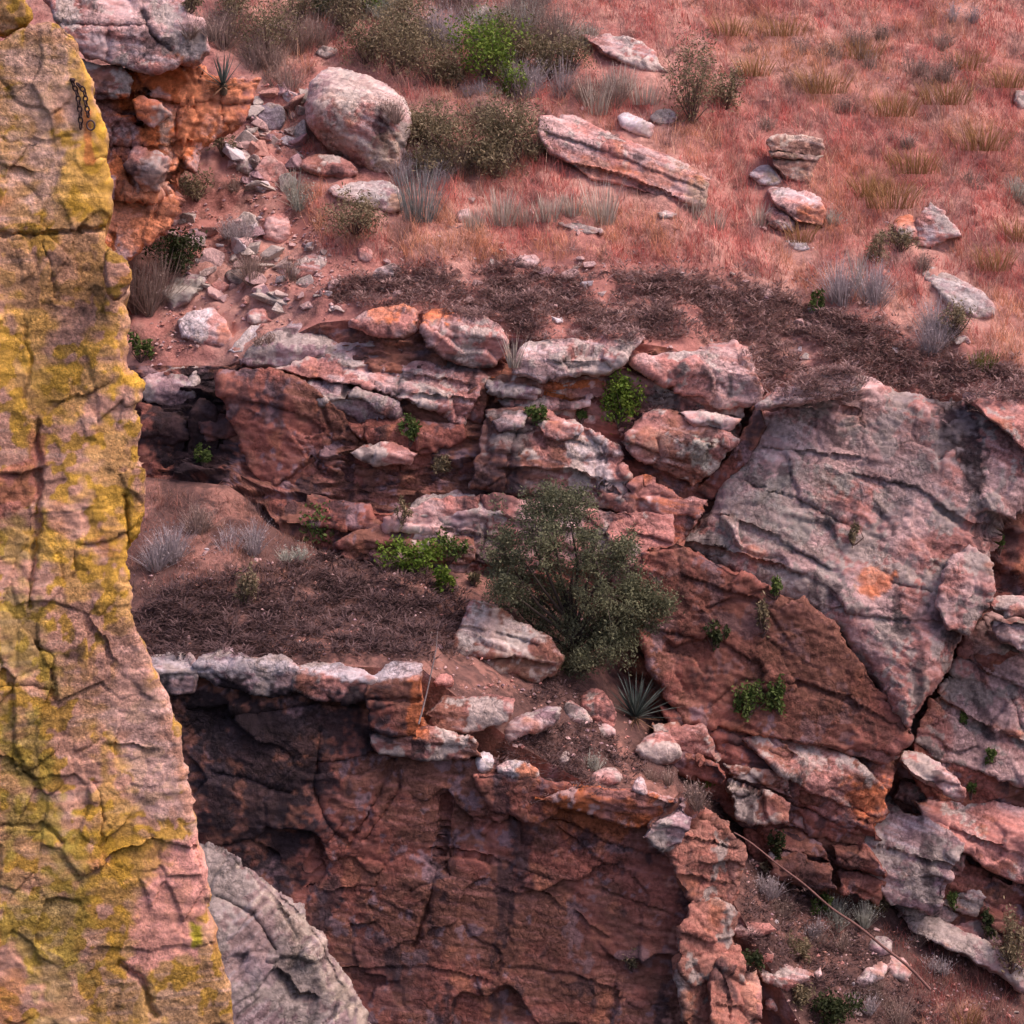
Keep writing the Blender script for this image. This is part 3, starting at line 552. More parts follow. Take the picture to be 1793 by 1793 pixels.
rock('rock_block', [(330, 1178), (345, 1150), (380, 1140), (440, 1148), (500, 1150), (525, 1168), (520, 1212), (470, 1225), (400, 1205)], Y=27.1, tilt=10, thick=.9, rf=.7, top=62, under=16, R=.06, sch='grey', **lk)
rock('rock_block', [(512, 1205), (520, 1162), (560, 1158), (640, 1170), (662, 1185), (655, 1225), (600, 1228), (550, 1225)], Y=27.1, tilt=8, thick=.9, rf=.6, top=62, under=12, R=.05, sch='cliff', **lk)
rock('rock_block', [(645, 1190), (690, 1156), (741, 1163), (743, 1230), (728, 1288), (690, 1290), (648, 1275), (640, 1225)], Y=27.0, tilt=4, thick=.9, ridge=[(640, 1195), (690, 1190), (745, 1182)], top=66, under=6, R=.045, sch='brown', fa=.04, cracks=[([(640, 1225), (740, 1228)], .09, .02)], **lk)
rock('rock_block', [(240, 1170), (262, 1150), (330, 1148), (345, 1165), (340, 1215), (260, 1220)], Y=27.1, tilt=8, thick=.9, rf=.75, top=60, under=12, R=.05, sch='grey', **lk)
rock('rock_block', [(742, 1255), (770, 1225), (850, 1214), (905, 1222), (892, 1262), (840, 1280), (770, 1285)], Y=27.25, tilt=10, thick=.9, rf=.62, top=55, under=10, R=.06, sch='cliff', **lk)
rock('rock_block', [(640, 1285), (740, 1275), (830, 1290), (845, 1325), (760, 1335), (660, 1320)], Y=27.05, tilt=8, thick=.8, rf=.7, top=50, under=15, sch='cliff', **lk)
rock('rock_block', [(830, 1360), (900, 1345), (1010, 1378), (1020, 1400), (940, 1440), (860, 1420)], Y=26.98, tilt=6, thick=.8, rf=.8, top=40, under=12, sch='brown', **lk)
rock('rock_block', [(935, 1400), (1010, 1378), (1120, 1384), (1190, 1402), (1150, 1440), (1110, 1455), (1040, 1430)], Y=26.88, tilt=4, thick=.8, rf=.8, top=45, under=25, R=.06, sch='orange', parent=lo_c, dip=14)
rock('rock_block', [(1128, 1470), (1140, 1440), (1170, 1420), (1200, 1400), (1215, 1430), (1195, 1475), (1160, 1490)], Y=26.72, tilt=14, yaw=10, thick=.7, rf=.6, top=35, under=20, sch='grey', parent=lo_c)

rock('rock_block', [(1188, 1640), (1215, 1560), (1262, 1570), (1296, 1600), (1280, 1660), (1250, 1720), (1215, 1730), (1190, 1700)], Y=26.85, tilt=12, yaw=24, thick=.9, R=.08, rf=.7, top=22, under=10, sch=FL, parent=lo_c, dip=34, fs=.35, lips=[([(1195, 1630), (1240, 1650), (1290, 1640)], .07, .05)])
rock('rock_block', [(1240, 1730), (1268, 1660), (1296, 1650), (1310, 1720), (1340, 1800), (1340, 1900), (1270, 1900), (1250, 1800)], Y=26.7, tilt=18, yaw=34, thick=.9, R=.08, rf=.8, top=20, under=6, sch=FL, parent=lo_c, dip=30, fs=.3, cracks=[([(1262, 1700), (1280, 1760), (1275, 1850)], .07, .025)], lips=[([(1255, 1760), (1330, 1770)], .06, .05)])
# ------------------------------------------------------------------ orange outcrop above the pillar
oo = thing('rock_outcrop', 'orange stained outcrop with grey lichened cap rocks above the scree gully', 'outcrop', at(250, 450, 33.8))
OST = [([(245, 20), (265, 20), (270, 60), (300, 70), (310, 95), (260, 90), (250, 60)], DARK*2.5, .75, 10), ([(200, 160), (235, 170), (235, 200), (205, 200)], [.62, .16, .04], .8, 8),
       ([(280, 190), (310, 200), (300, 260), (275, 250)], [.42, .38, .34], .7, 10), ([(310, 110), (370, 130), (450, 140), (420, 220), (340, 250), (300, 400), (200, 440), (200, 330), (290, 300), (310, 200)], [.66, .27, .14], .75, 18), ([(240, 310), (290, 330), (300, 270), (250, 280)], [.40, .36, .34], .6, 12)]
ok2 = dict(parent=oo, stains=OST)
rock('rock_face', [(40, 150), (200, 120), (330, 110), (380, 130), (458, 136), (438, 178), (424, 218), (372, 245), (335, 295), (312, 340), (302, 392), (245, 440), (205, 470), (195, 560), (180, 640), (-170, 650), (-170, 90)], Y=32.45, tilt=8, yaw=8, dip=18, thick=1.6, R=.14, top=None, fa=.17, fs=.55, stretch=.9, na=.03, rg=.02, sch='orange',
     cracks=[([(225, 170), (230, 260), (250, 330)], .12, .03), ([(390, 150), (388, 200), (400, 225)], .06, .02), ([(310, 200), (300, 300), (270, 380)], .08, .03)],
     lips=[([(170, 165), (240, 165), (320, 180)], .12, .08), ([(180, 250), (260, 255), (330, 250)], .10, .08), ([(190, 330), (260, 340), (300, 320)], .10, .08), ([(330, 170), (400, 180), (440, 175)], .08, .05)], **ok2)
rock('rock_block', [(60, -30), (200, -50), (315, -20), (335, 22), (358, 32), (366, 62), (366, 88), (350, 106), (312, 110), (280, 128), (215, 118), (150, 100), (110, 60)], Y=32.2, tilt=14, yaw=10, dip=14, thick=1.4, R=.16, rf=.5, top=32, under=14, fa=.10, fs=.5, sch='pale', **ok2,
     cracks=[([(100, 40), (180, 45), (250, 45)], .07, .03), ([(250, 20), (262, 60), (300, 90)], .07, .03), ([(190, 60), (185, 110)], .06, .03)])
rock('rock_block', [(130, 110), (215, 112), (235, 140), (225, 172), (140, 175)], Y=32.3, tilt=8, yaw=8, thick=.6, rf=.7, R=.04, sch='cliff', fa=.1, **ok2)
rock('rock_block', [(235, 175), (245, 168), (282, 175), (300, 200), (270, 225), (240, 205)], Y=32.3, tilt=4, yaw=8, thick=.6, rf=.7, R=.03, sch='orange', fa=.1, **ok2)
rock('rock_block', [(215, 290), (240, 262), (285, 268), (300, 288), (278, 332), (255, 340), (238, 318)], Y=32.3, tilt=4, yaw=10, thick=.6, rf=.7, R=.03, sch='cliff', fa=.1, **ok2)

# ------------------------------------------------------------------ foreground pillar and grey dome
pil = thing('rock_pillar', 'tall foreground rock pillar covered in yellow lichen', 'rock pillar', at(120, 1793, 15))
PSC = dict(c0=np.array([.64, .37, .27]), c1=np.array([.60, .37, .17]), c2=np.array([.70, .48, .38]), lich=(np.array([.52, .325, .045]), .52), lf=5.5, iron=.30, dark=.08, ic=np.array([.60, .28, .10]))
PY = dict(PSC, lich=(YEL*.95, .72)); pn = np.array([.52, .30, .25])
PLS = [([(0, 50), (110, 60), (140, 200), (130, 320), (0, 360)], [.62, .43, .36], .65, 40), ([(125, 60), (158, 90), (178, 200), (196, 250), (200, 380), (120, 380), (110, 260), (165, 240), (140, 130)], YEL, .75, 16),
       ([(0, 420), (170, 420), (190, 560), (60, 600), (0, 540)], [.60, .35, .22], .55, 40), ([(0, 560), (70, 540), (130, 640), (60, 780), (0, 720)], YEL*1.05, .6, 35), ([(60, 640), (180, 600), (220, 680), (100, 760)], [.58, .36, .06], .6, 40),
       ([(0, 930), (60, 930), (80, 1170), (0, 1210)], OLIVE*1.8, .6, 30), ([(0, 830), (60, 800), (62, 860), (0, 900)], RED*1.1, .8, 12), ([(45, 760), (85, 755), (80, 810), (50, 800)], RED*1.1, .7, 8),
       ([(0, 1230), (80, 1250), (100, 1460), (0, 1480)], OLIVE*1.9, .7, 35), ([(60, 1500), (160, 1500), (165, 1720), (80, 1760), (0, 1600)], OLIVE*1.7, .65, 45), ([(210, 1140), (280, 1200), (330, 1340), (345, 1460), (240, 1400), (190, 1250)], [.58, .40, .35], .75, 30),
       ([(280, 1490), (350, 1470), (365, 1600), (330, 1680), (220, 1700), (230, 1580)], [.68, .34, .29], .85, 22), ([(335, 1615), (355, 1620), (355, 1655), (338, 1655)], [.50, .46, .03], .9, 6), ([(150, 1280), (200, 1300), (230, 1480), (170, 1500)], YEL, .6, 25),
       ([(200, 1480), (280, 1480), (230, 1600), (190, 1660), (160, 1560)], YEL*.95, .65, 25), ([(180, 740), (245, 700), (255, 900), (240, 960), (160, 960), (120, 820)], [.58, .36, .05], .55, 40), ([(90, 950), (230, 960), (235, 1080), (110, 1080)], [.55, .34, .05], .6, 40),
       ([(148, 195), (156, 195), (164, 290), (150, 290)], ORANGE, .7, 4), ([(100, 1720), (300, 1740), (320, 1793), (100, 1793)], [.40, .27, .17], .5, 30), ([(200, 1100), (240, 1110), (280, 1200), (150, 1230), (130, 1160)], [.52, .30, .24], .6, 25)]
pk = dict(parent=pil, stains=PLS, mat=M_PILLAR)
rock('pillar_face', [(-240, 90), (-100, 60), (0, 66), (50, 32), (105, 44), (132, 60), (151, 86), (158, 130), (176, 190), (190, 222), (194, 270), (201, 368), (183, 388), (183, 420), (206, 440), (229, 466), (229, 512), (217, 532), (231, 572), (223, 602), (229, 642), (241, 668), (249, 760), (256, 832), (253, 882), (247, 930),
     (226, 966), (223, 992), (236, 1060), (241, 1102), (256, 1132), (272, 1172), (292, 1212), (316, 1272), (326, 1332), (341, 1422), (353, 1472), (363, 1532), (371, 1602), (386, 1662), (401, 1722), (414, 1800), (430, 1900), (-240, 1900)],
     Y=15, tilt=4, yaw=14, dip=2, thick=1.8, R=.16, top=None, fa=.030, fs=.36, na=.010, stretch=.6, sch=PSC, sp=1.6, jag=.03, det=.9, rg=.009, taper=.25,
     cracks=[([(-30, 406), (60, 411), (130, 404), (182, 395)], 0.054, .012), ([(62, 740), (68, 830), (66, 900), (58, 990), (52, 1060)], 0.060, .018), ([(225, 960), (222, 900), (220, 870)], 0.060, .012), ([(60, 1130), (95, 1150), (90, 1190)], 0.042, .012), ([(75, 420), (95, 500), (100, 530)], 0.024, .008),
             ([(0, 1205), (60, 1200), (90, 1210)], 0.030, .01), ([(165, 1370), (180, 1420), (175, 1480)], 0.030, .012), ([(210, 1690), (250, 1720), (270, 1780)], 0.060, .02), ([(0, 1445), (80, 1450), (110, 1480)], 0.030, .012), ([(0, 245), (80, 250), (130, 240)], 0.015, .008), ([(40, 560), (55, 640), (40, 700)], 0.024, .01), ([(130, 960), (132, 1010)], 0.030, .008), ([(165, 280), (190, 275)], 0.030, .008)],
     lips=[([(0, 415), (185, 400)], .02, .04), ([(100, 700), (150, 690), (180, 670)], .035, .04), ([(150, 950), (200, 940), (235, 920)], .03, .04), ([(10, 830), (60, 820)], .06, .06), ([(165, 1095), (195, 1140)], .04, .05), ([(0, 1330), (60, 1340), (90, 1310)], .03, .05), ([(200, 1300), (270, 1310)], .04, .04), ([(160, 1520), (260, 1470), (340, 1480)], .04, .06), ([(0, 290), (50, 300)], .02, .05), ([(180, 1660), (280, 1660), (370, 1650)], .02, .05)], **pk)
rock('rock_block', [(-300, -60), (20, -60), (48, -10), (50, 28), (46, 52), (0, 66), (-300, 80)], Y=15.3, tilt=8, thick=1.2, R=.14, rf=.6, top=20, under=10, fa=.03, fs=.3, sch=PY, parent=pil, mat=M_PILLAR)
rock('rock_block', [(186, 432), (206, 440), (229, 466), (228, 508), (206, 530), (188, 510), (182, 470)], Y=14.75, tilt=4, yaw=20, thick=.4, R=.08, rf=.6, top=25, under=20, fa=.03, fs=.2, sch=PSC, smooth=1, **pk)
dome = rock('dome_rock', [(300, 1530), (348, 1472), (385, 1482), (430, 1510), (480, 1548), (525, 1580), (560, 1630), (600, 1690), (630, 1745), (660, 1800), (700, 2000), (200, 2000), (200, 1700)],
     Y=21, tilt=22, yaw=14, dip=-38, thick=1.6, R=.5, top=None, fa=.07, fs=.5, na=.04, det=.9, rg=.014, jag=.05, stretch=3, sch='dome', stains=[([(300, 1480), (700, 1480), (700, 1900), (300, 1900)], [.22, .20, .19], .3, 60), ([(430, 1510), (560, 1630), (650, 1793), (600, 1793), (500, 1640)], [.42, .36, .28], .55, 30), ([(380, 1640), (440, 1660), (470, 1760), (400, 1793)], [.30, .24, .25], .6, 30), ([(470, 1600), (520, 1660), (500, 1720), (450, 1640)], DARK*3, .5, 20)], cracks=[([(380, 1570), (440, 1600), (480, 1660)], .05, .02), ([(400, 1500), (480, 1570), (520, 1640)], .04, .02)], lips=[([(480, 1690), (520, 1740), (545, 1745)], .08, .05), ([(440, 1500), (540, 1610), (600, 1720)], .03, .05)])
tag(dome, 'smooth grey dome of rock rising behind the foot of the lichened pillar', 'rock')
refresh()

# ------------------------------------------------------------------ loose boulders (traced outlines standing on the ground they touch)
def boulder(outline, label, sch='boulder', cat='boulder', group=None, name='boulder', **k):
    px = np.array(outline, float); h = np.ptp(px[:, 1])*33/FP
    k.setdefault('tilt', 30); k.setdefault('thick', max(.25, h*1.5)); k.setdefault('R', max(.03, h*.22)); k.setdefault('rs', 1.)
    k.setdefault('rf', .5); k.setdefault('top', 38); k.setdefault('under', 14); k.setdefault('fa', .05); k.setdefault('fs', .4); k.setdefault('sp', 1.5)
    OUTL.append(px); k.setdefault('ground', True); k.setdefault('jag', .02); k.setdefault('na', .02)
    return tag(rock(name, outline, sch=sch, **k), label, cat, group)
boulder([(530, 190), (538, 132), (575, 101), (622, 113), (682, 140), (716, 180), (721, 212), (706, 258), (700, 296), (652, 306), (620, 284), (570, 252), (536, 220)], 'big rounded pale boulder standing at the head of the scree gully', smooth=2, R=.5, rf=.62, top=22, under=16, fa=.05, fs=.7, dip=22, yaw=-8, na=.03,
        stains=[([(531, 200), (600, 215), (650, 300), (600, 280), (540, 240)], BROWN*1.6, .65, 20), ([(560, 105), (680, 140), (715, 200), (640, 190), (545, 160)], [.52, .46, .40], .6, 25), ([(650, 240), (706, 250), (700, 300), (650, 300)], TAN*.9, .5, 18)])
boulder([(518, 282), (560, 262), (606, 274), (634, 300), (604, 312), (540, 304)], 'low reddish boulder lying under the big rounded boulder', sch='cliff', smooth=1)
boulder([(572, 324), (636, 308), (690, 315), (709, 346), (700, 372), (656, 366), (584, 348)], 'flat grey topped boulder with orange end beside the silver blue grass', smooth=1, rf=.42, top=40, under=6, R=.06, tilt=34, sch='grey', stains=[([(684, 336), (710, 348), (700, 372), (680, 366)], [.45, .26, .16], .7, 6), ([(575, 318), (690, 314), (676, 346), (590, 342)], [.50, .48, .46], .7, 8)])
boulder([(1015, 56), (1060, 49), (1106, 60), (1146, 84), (1152, 106), (1172, 126), (1136, 128), (1092, 108), (1052, 88)], 'pale flat slab overhanging on the upper grassy slope', rf=.25, top=30, under=30, R=.05, tilt=30, dip=22, sch='boulder')
boulder([(940, 235), (945, 200), (1000, 198), (1060, 224), (1120, 250), (1200, 278), (1243, 312), (1236, 362), (1194, 358), (1150, 342), (1090, 322), (1030, 312), (998, 284), (960, 268)], 'long pink banded slab lying downhill across the grassy slope', sch='pinkstone', tilt=34, dip=20, R=.06, top=40, ridge=[(940, 210), (1060, 235), (1240, 320)], under=12, thick=.9, fa=.06, fs=.3, stretch=4,
        lips=[([(1000, 285), (1090, 305), (1200, 350)], .12, .06), ([(960, 230), (1080, 270), (1230, 330)], .05, .05)], stains=[([(1000, 280), (1100, 290), (1090, 318), (1020, 310)], ORANGE*.8, .5, 10), ([(1195, 310), (1243, 318), (1236, 362), (1195, 356)], TAN, .6, 10), ([(1140, 290), (1240, 300), (1200, 330), (1120, 310)], ORANGE*.8, .45, 12)])
boulder([(1083, 202), (1096, 192), (1120, 204), (1147, 218), (1138, 240), (1110, 234), (1088, 222)], 'small white rock behind the long pink banded slab', sch='white', tilt=30)
boulder([(1134, 205), (1150, 188), (1178, 188), (1188, 204), (1178, 220), (1150, 218)], 'small grey purple rock behind the long pink banded slab', sch='grey', smooth=1)
st = thing('rock_stack', 'squat stack of tan layered rock plates in the pink grass', 'rock stack', hit(1395, 322)[0])
for ol, sc in (([(1340, 250), (1352, 238), (1400, 237), (1440, 242), (1444, 262), (1430, 274), (1350, 264)], 'boulder'), ([(1345, 264), (1400, 268), (1442, 272), (1430, 282), (1350, 274)], 'pinkstone'), ([(1352, 276), (1400, 282), (1428, 280), (1424, 304), (1420, 322), (1376, 312), (1360, 296)], 'boulder')):
    rock('plate', ol, Y=hit(1395, 322)[0][1]-.02, tilt=14, thick=.6, rf=.8, top=50, under=10, R=.03, sch=sc, parent=st, fa=.04, fs=.2, sp=1.3, stains=[([(1335, 235), (1450, 235), (1450, 325), (1335, 325)], TAN, .4, 10)])
boulder([(1310, 308), (1318, 292), (1344, 285), (1360, 300), (1372, 316), (1364, 326), (1330, 324)], 'white and ochre rock below the layered stack', sch='white', stains=[([(1345, 300), (1372, 305), (1372, 326), (1345, 322)], TAN, .8, 6)])
boulder([(1343, 330), (1352, 318), (1384, 322), (1432, 344), (1448, 374), (1442, 398), (1398, 392), (1352, 352)], 'long white topped block with orange brown end in the grass', tilt=26, rf=.5, top=55, under=6, R=.05, sch='pinkstone', dip=24, stains=[([(1395, 360), (1450, 360), (1445, 400), (1395, 396)], ORANGE*.8, .65, 8), ([(1350, 318), (1440, 345), (1430, 362), (1360, 335)], WHITE, .6, 7)])
boulder([(1338, 372), (1352, 358), (1372, 368), (1392, 386), (1394, 412), (1370, 406), (1346, 388)], 'pale rock tucked below the long white topped block', sch='boulder')
boulder([(1374, 420), (1400, 416), (1432, 434), (1420, 441), (1390, 438)], 'thin white flat stone lying downhill of the white topped block', sch='white', tilt=40)
boulder([(1602, 392), (1616, 366), (1630, 351), (1656, 372), (1684, 412), (1650, 418), (1632, 434), (1606, 430)], 'pointed pale rock standing in the grass', sch='boulder', tilt=26, yaw=-10, rf=.7, top=25, under=8, R=.04, stains=[([(1620, 400), (1650, 400), (1640, 430), (1610, 428)], WHITE, .5, 8)])
boulder([(1560, 400), (1575, 382), (1596, 374), (1604, 398), (1612, 420), (1580, 424), (1556, 418)], 'squarish orange topped rock next to the pointed pale rock', sch='cliff', stains=[([(1565, 378), (1598, 374), (1600, 395), (1570, 395)], ORANGE, .6, 6)])
boulder([(1603, 470), (1616, 460), (1652, 468), (1700, 494), (1738, 522), (1750, 546), (1724, 560), (1690, 552), (1644, 512)], 'smooth oval slab tilted downhill near the brown matted ground', sch='grey', smooth=1, tilt=46, rf=.3, top=14, under=20, R=.07, thick=.4, dip=30, fa=.03, stains=[([(1610, 462), (1740, 530), (1735, 552), (1680, 535), (1630, 490)], [.46, .44, .43], .65, 10)])
boulder([(972, 386), (1000, 382), (1040, 392), (1058, 404), (1050, 412), (1010, 408), (985, 398)], 'flat grey stone lying at the top of the short red grass', sch='grey', tilt=45, smooth=1)
boulder([(278, 512), (300, 486), (335, 474), (360, 480), (352, 505), (330, 532), (298, 545)], 'large grey green boulder beside the dark green bush', sch='grey', tilt=26, yaw=-10, R=.10, stains=[([(285, 500), (350, 480), (340, 520), (300, 540)], [.32, .33, .28], .5, 14)])
boulder([(311, 560), (330, 545), (372, 534), (398, 556), (408, 592), (392, 606), (350, 598), (318, 590)], 'white faced block with rusty right side at the gully mouth', sch='pinkstone', rf=.5, top=30, under=14, R=.05, yaw=-8, stains=[([(312, 550), (372, 540), (372, 585), (318, 590)], WHITE*1.05, .8, 9), ([(380, 560), (408, 570), (400, 606), (380, 600)], ORANGE, .5, 8)])
boulder([(397, 612), (420, 590), (440, 570), (462, 566), (469, 578), (458, 596), (430, 616), (410, 618)], 'clean white elongated slab leaning beside the white faced block', sch='white', tilt=34, rf=.6, top=15, under=10, R=.03)
boulder([(430, 548), (445, 538), (462, 532), (470, 550), (482, 562), (450, 568), (434, 562)], 'pale pink stone above the clean white slab', sch='boulder')
boulder([(523, 536), (540, 526), (556, 530), (554, 541), (530, 542)], 'small bright white stone on the edge above the grey slab', sch='white')
boulder([(436, 186), (470, 178), (496, 184), (500, 205), (494, 222), (470, 228), (452, 208)], 'dark blue grey slab in the scree beside the big boulder', sch='grey', tilt=30, rf=.7, top=15, R=.03, fa=.02, stains=[([(436, 178), (500, 178), (500, 225), (436, 228)], [.20, .185, .225], .8, 8)])
boulder([(446, 296), (460, 275), (476, 266), (500, 288), (508, 306), (496, 322), (460, 318)], 'pink angular rock in the middle of the scree', sch='pinkstone', rf=.7, top=30, R=.03, fa=.03, stains=[([(446, 270), (508, 270), (508, 322), (446, 322)], [.46, .23, .20], .5, 8)])
boulder([(458, 412), (464, 380), (484, 364), (504, 370), (511, 392), (504, 424), (470, 426)], 'rounded upright pink stone below the scree', sch='pinkstone', smooth=1, R=.10, fa=.02)
boulder([(410, 298), (415, 262), (424, 248), (438, 262), (444, 296), (436, 310)], 'upright grey violet stone at the scree edge beside green shrub', sch='grey')
boulder([(312, 420), (320, 402), (345, 392), (362, 408), (358, 432), (330, 436)], 'grey stone beneath the foot of the orange outcrop', sch='grey')
boulder([(392, 478), (404, 470), (432, 470), (442, 484), (430, 498), (404, 498)], 'rounded grey stone with dark shadow among pink pebbles', sch='grey', smooth=1)
boulder([(366, 500), (384, 482), (402, 498), (392, 514), (374, 512)], 'small pink cube of rock beside the grey green boulder', sch='pinkstone')
boulder([(502, 478), (520, 452), (552, 434), (574, 440), (574, 462), (546, 488), (520, 492)], 'long pinkish boulder half hidden by dry shrubs below the scree', sch='boulder', smooth=1)
boulder([(624, 452), (628, 430), (642, 424), (654, 436), (656, 456), (640, 462)], 'small upright tan stone by the olive bush', sch='pinkstone', smooth=1)
boulder([(648, 488), (664, 470), (690, 460), (702, 470), (696, 484), (668, 494)], 'greenish grey wedge stone at the edge of the matted ground', sch='boulder')
boulder([(976, 486), (986, 472), (1006, 468), (1018, 474), (1008, 486), (990, 492)], 'pinkish egg shaped stone on the matted ground', sch='boulder', smooth=1)
boulder([(900, 462), (910, 448), (936, 446), (944, 456), (934, 468), (908, 470)], 'grey green stone at the lower edge of the red grass', sch='grey')
boulder([(794, 382), (806, 370), (822, 364), (822, 380), (808, 390)], 'white stone among the silver tufts below the olive bushes', sch='white')
boulder([(1774, 176), (1780, 158), (1800, 154), (1830, 170), (1826, 192), (1786, 192)], 'grey boulder half out of the grass far up the slope', sch='grey')
boulder([(826, 28), (838, 12), (850, 6), (864, 16), (866, 28), (846, 36)], 'pale pointed stone behind the bright green bush', sch='boulder')
boulder([(468, 38), (484, 30), (506, 40), (516, 58), (500, 62), (478, 52)], 'pale stone between dry bushes at the top of the gully', sch='boulder')
boulder([(552, 92), (566, 80), (588, 86), (590, 98), (566, 102)], 'grey stone perched behind the big rounded boulder', sch='grey')
boulder([(1150, 372), (1165, 366), (1185, 374), (1178, 382), (1156, 382)], 'small pale stone below the long pink banded slab', sch='boulder')
# --- on the ledge and on the lower cliff's brow
boulder([(784, 1150), (794, 1112), (826, 1050), (868, 1058), (905, 1088), (955, 1108), (988, 1150), (976, 1178), (940, 1192), (890, 1187), (846, 1180), (838, 1162)], 'large pale topped boulder resting on the ledge beside the dark tree', sch='cliff', tilt=14, ridge=[(780, 1120), (860, 1132), (900, 1145), (990, 1150)], top=34, under=30, R=.08, thick=1.2, fa=.08, fs=.45,
        stains=[([(800, 1100), (830, 1052), (900, 1090), (950, 1120), (900, 1140), (810, 1125)], [.52, .48, .44], .6, 14), ([(860, 1150), (985, 1150), (970, 1190), (850, 1180)], TAN*.6, .4, 16)], lips=[([(800, 1095), (870, 1105), (940, 1125)], .05, .04), ([(840, 1150), (900, 1150), (960, 1160)], .12, .07)])
br = [([(876, 1300), (885, 1268), (930, 1242), (975, 1230), (986, 1245), (972, 1262), (930, 1280), (900, 1302)], 'long grey stone arching over the brown moss mound', 'grey', 2), ([(988, 1262), (986, 1232), (1000, 1222), (1024, 1240), (1040, 1262), (1020, 1270)], 'pink grey stone second in the row above the moss mound', 'boulder', 2),
      ([(1008, 1232), (1020, 1204), (1048, 1200), (1070, 1222), (1082, 1248), (1074, 1272), (1040, 1268)], 'rounded pink boulder at the top of the moss mound beside the spiky plant', 'pinkstone', 2), ([(1024, 1278), (1040, 1264), (1064, 1266), (1080, 1280), (1074, 1292), (1044, 1290)], 'flat pale stone on the moss mound under the rounded pink boulder', 'boulder', 2),
      ([(832, 1346), (836, 1318), (850, 1314), (866, 1326), (862, 1350), (846, 1356)], 'white upright stone at the lip of the lower cliff', 'white', 1), ([(864, 1350), (880, 1332), (910, 1330), (944, 1344), (944, 1362), (920, 1368), (884, 1358)], 'bluish white and orange stone at the lip of the lower cliff', 'white', 1),
      ([(1108, 1310), (1130, 1284), (1168, 1276), (1200, 1310), (1190, 1332), (1150, 1338), (1120, 1330)], 'pale angular boulder just below the spiky plant', 'boulder', 1), ([(1104, 1388), (1112, 1360), (1124, 1355), (1136, 1384), (1130, 1396)], 'small white pointed stone on the cliff brow', 'white', 1),
      ([(1030, 1366), (1044, 1348), (1078, 1344), (1094, 1360), (1080, 1374), (1048, 1376)], 'pink and grey stone beside the small sage tuft', 'pinkstone', 1), ([(976, 1334), (984, 1316), (998, 1312), (996, 1338), (988, 1344)], 'thin upright pale stone set in the moss mound', 'boulder', 1),
      ([(756, 1200), (764, 1180), (790, 1178), (796, 1196), (780, 1206)], 'small red block on the ledge beside the bare twig', 'pinkstone', 1)]
for ol, lb, sc, sm in br: boulder(ol, lb, sch=sc, smooth=sm, stains=[([(905, 1335), (944, 1340), (940, 1366), (905, 1360)], ORANGE, .8, 6)] if 'orange' in lb else ())
# --- gully floor at the bottom right
gr = [([(1520, 1664), (1526, 1642), (1550, 1632), (1566, 1648), (1562, 1668), (1540, 1676)], 'greenish grey rock in the gully behind the dead stalk', 'grey'), ([(1548, 1700), (1556, 1672), (1584, 1672), (1596, 1700), (1588, 1716), (1564, 1712)], 'purplish pink rock in the gully right of the dead stalk', 'pinkstone'),
      ([(1494, 1722), (1516, 1696), (1544, 1684), (1556, 1690), (1548, 1712), (1512, 1730)], 'pale wedge shaped rock under the dead stalk', 'white'), ([(1322, 1690), (1370, 1684), (1424, 1706), (1412, 1722), (1380, 1740), (1336, 1720)], 'pale pink slab with dark underside at the gully edge', 'boulder'),
      ([(1286, 1720), (1296, 1694), (1324, 1692), (1334, 1730), (1336, 1780), (1304, 1790), (1292, 1760)], 'upright pale orange block at the gully edge', 'pinkstone'), ([(1338, 1750), (1360, 1730), (1392, 1738), (1400, 1756), (1366, 1772), (1344, 1768)], 'grey violet stone under the pale pink slab', 'boulder'),
      ([(1318, 1684), (1320, 1662), (1340, 1654), (1358, 1668), (1352, 1688), (1332, 1692)], 'round pink stone above the pale pink slab', 'pinkstone'), ([(1332, 1800), (1345, 1776), (1390, 1770), (1420, 1800), (1400, 1840), (1350, 1840)], 'grey pink stone at the gully edge beneath the orange block', 'boulder'),
      ([(1280, 1626), (1300, 1612), (1350, 1616), (1362, 1628), (1330, 1640), (1290, 1640)], 'flat pinkish ledge stone with brown moss on top', 'pinkstone'), ([(1340, 1500), (1350, 1492), (1362, 1500), (1352, 1508)], 'little pale stone behind the dead stalk', 'boulder'),
      ([(1424, 1704), (1436, 1694), (1440, 1710), (1430, 1716)], 'little white stone on the gully floor', 'white')]
for ol, lb, sc in gr: boulder(ol, lb, sch=sc, stains=[([(1286, 1692), (1334, 1692), (1336, 1785), (1290, 1785)], [.56, .28, .18], .6, 8)] if 'orange block' in lb else ())
refresh()

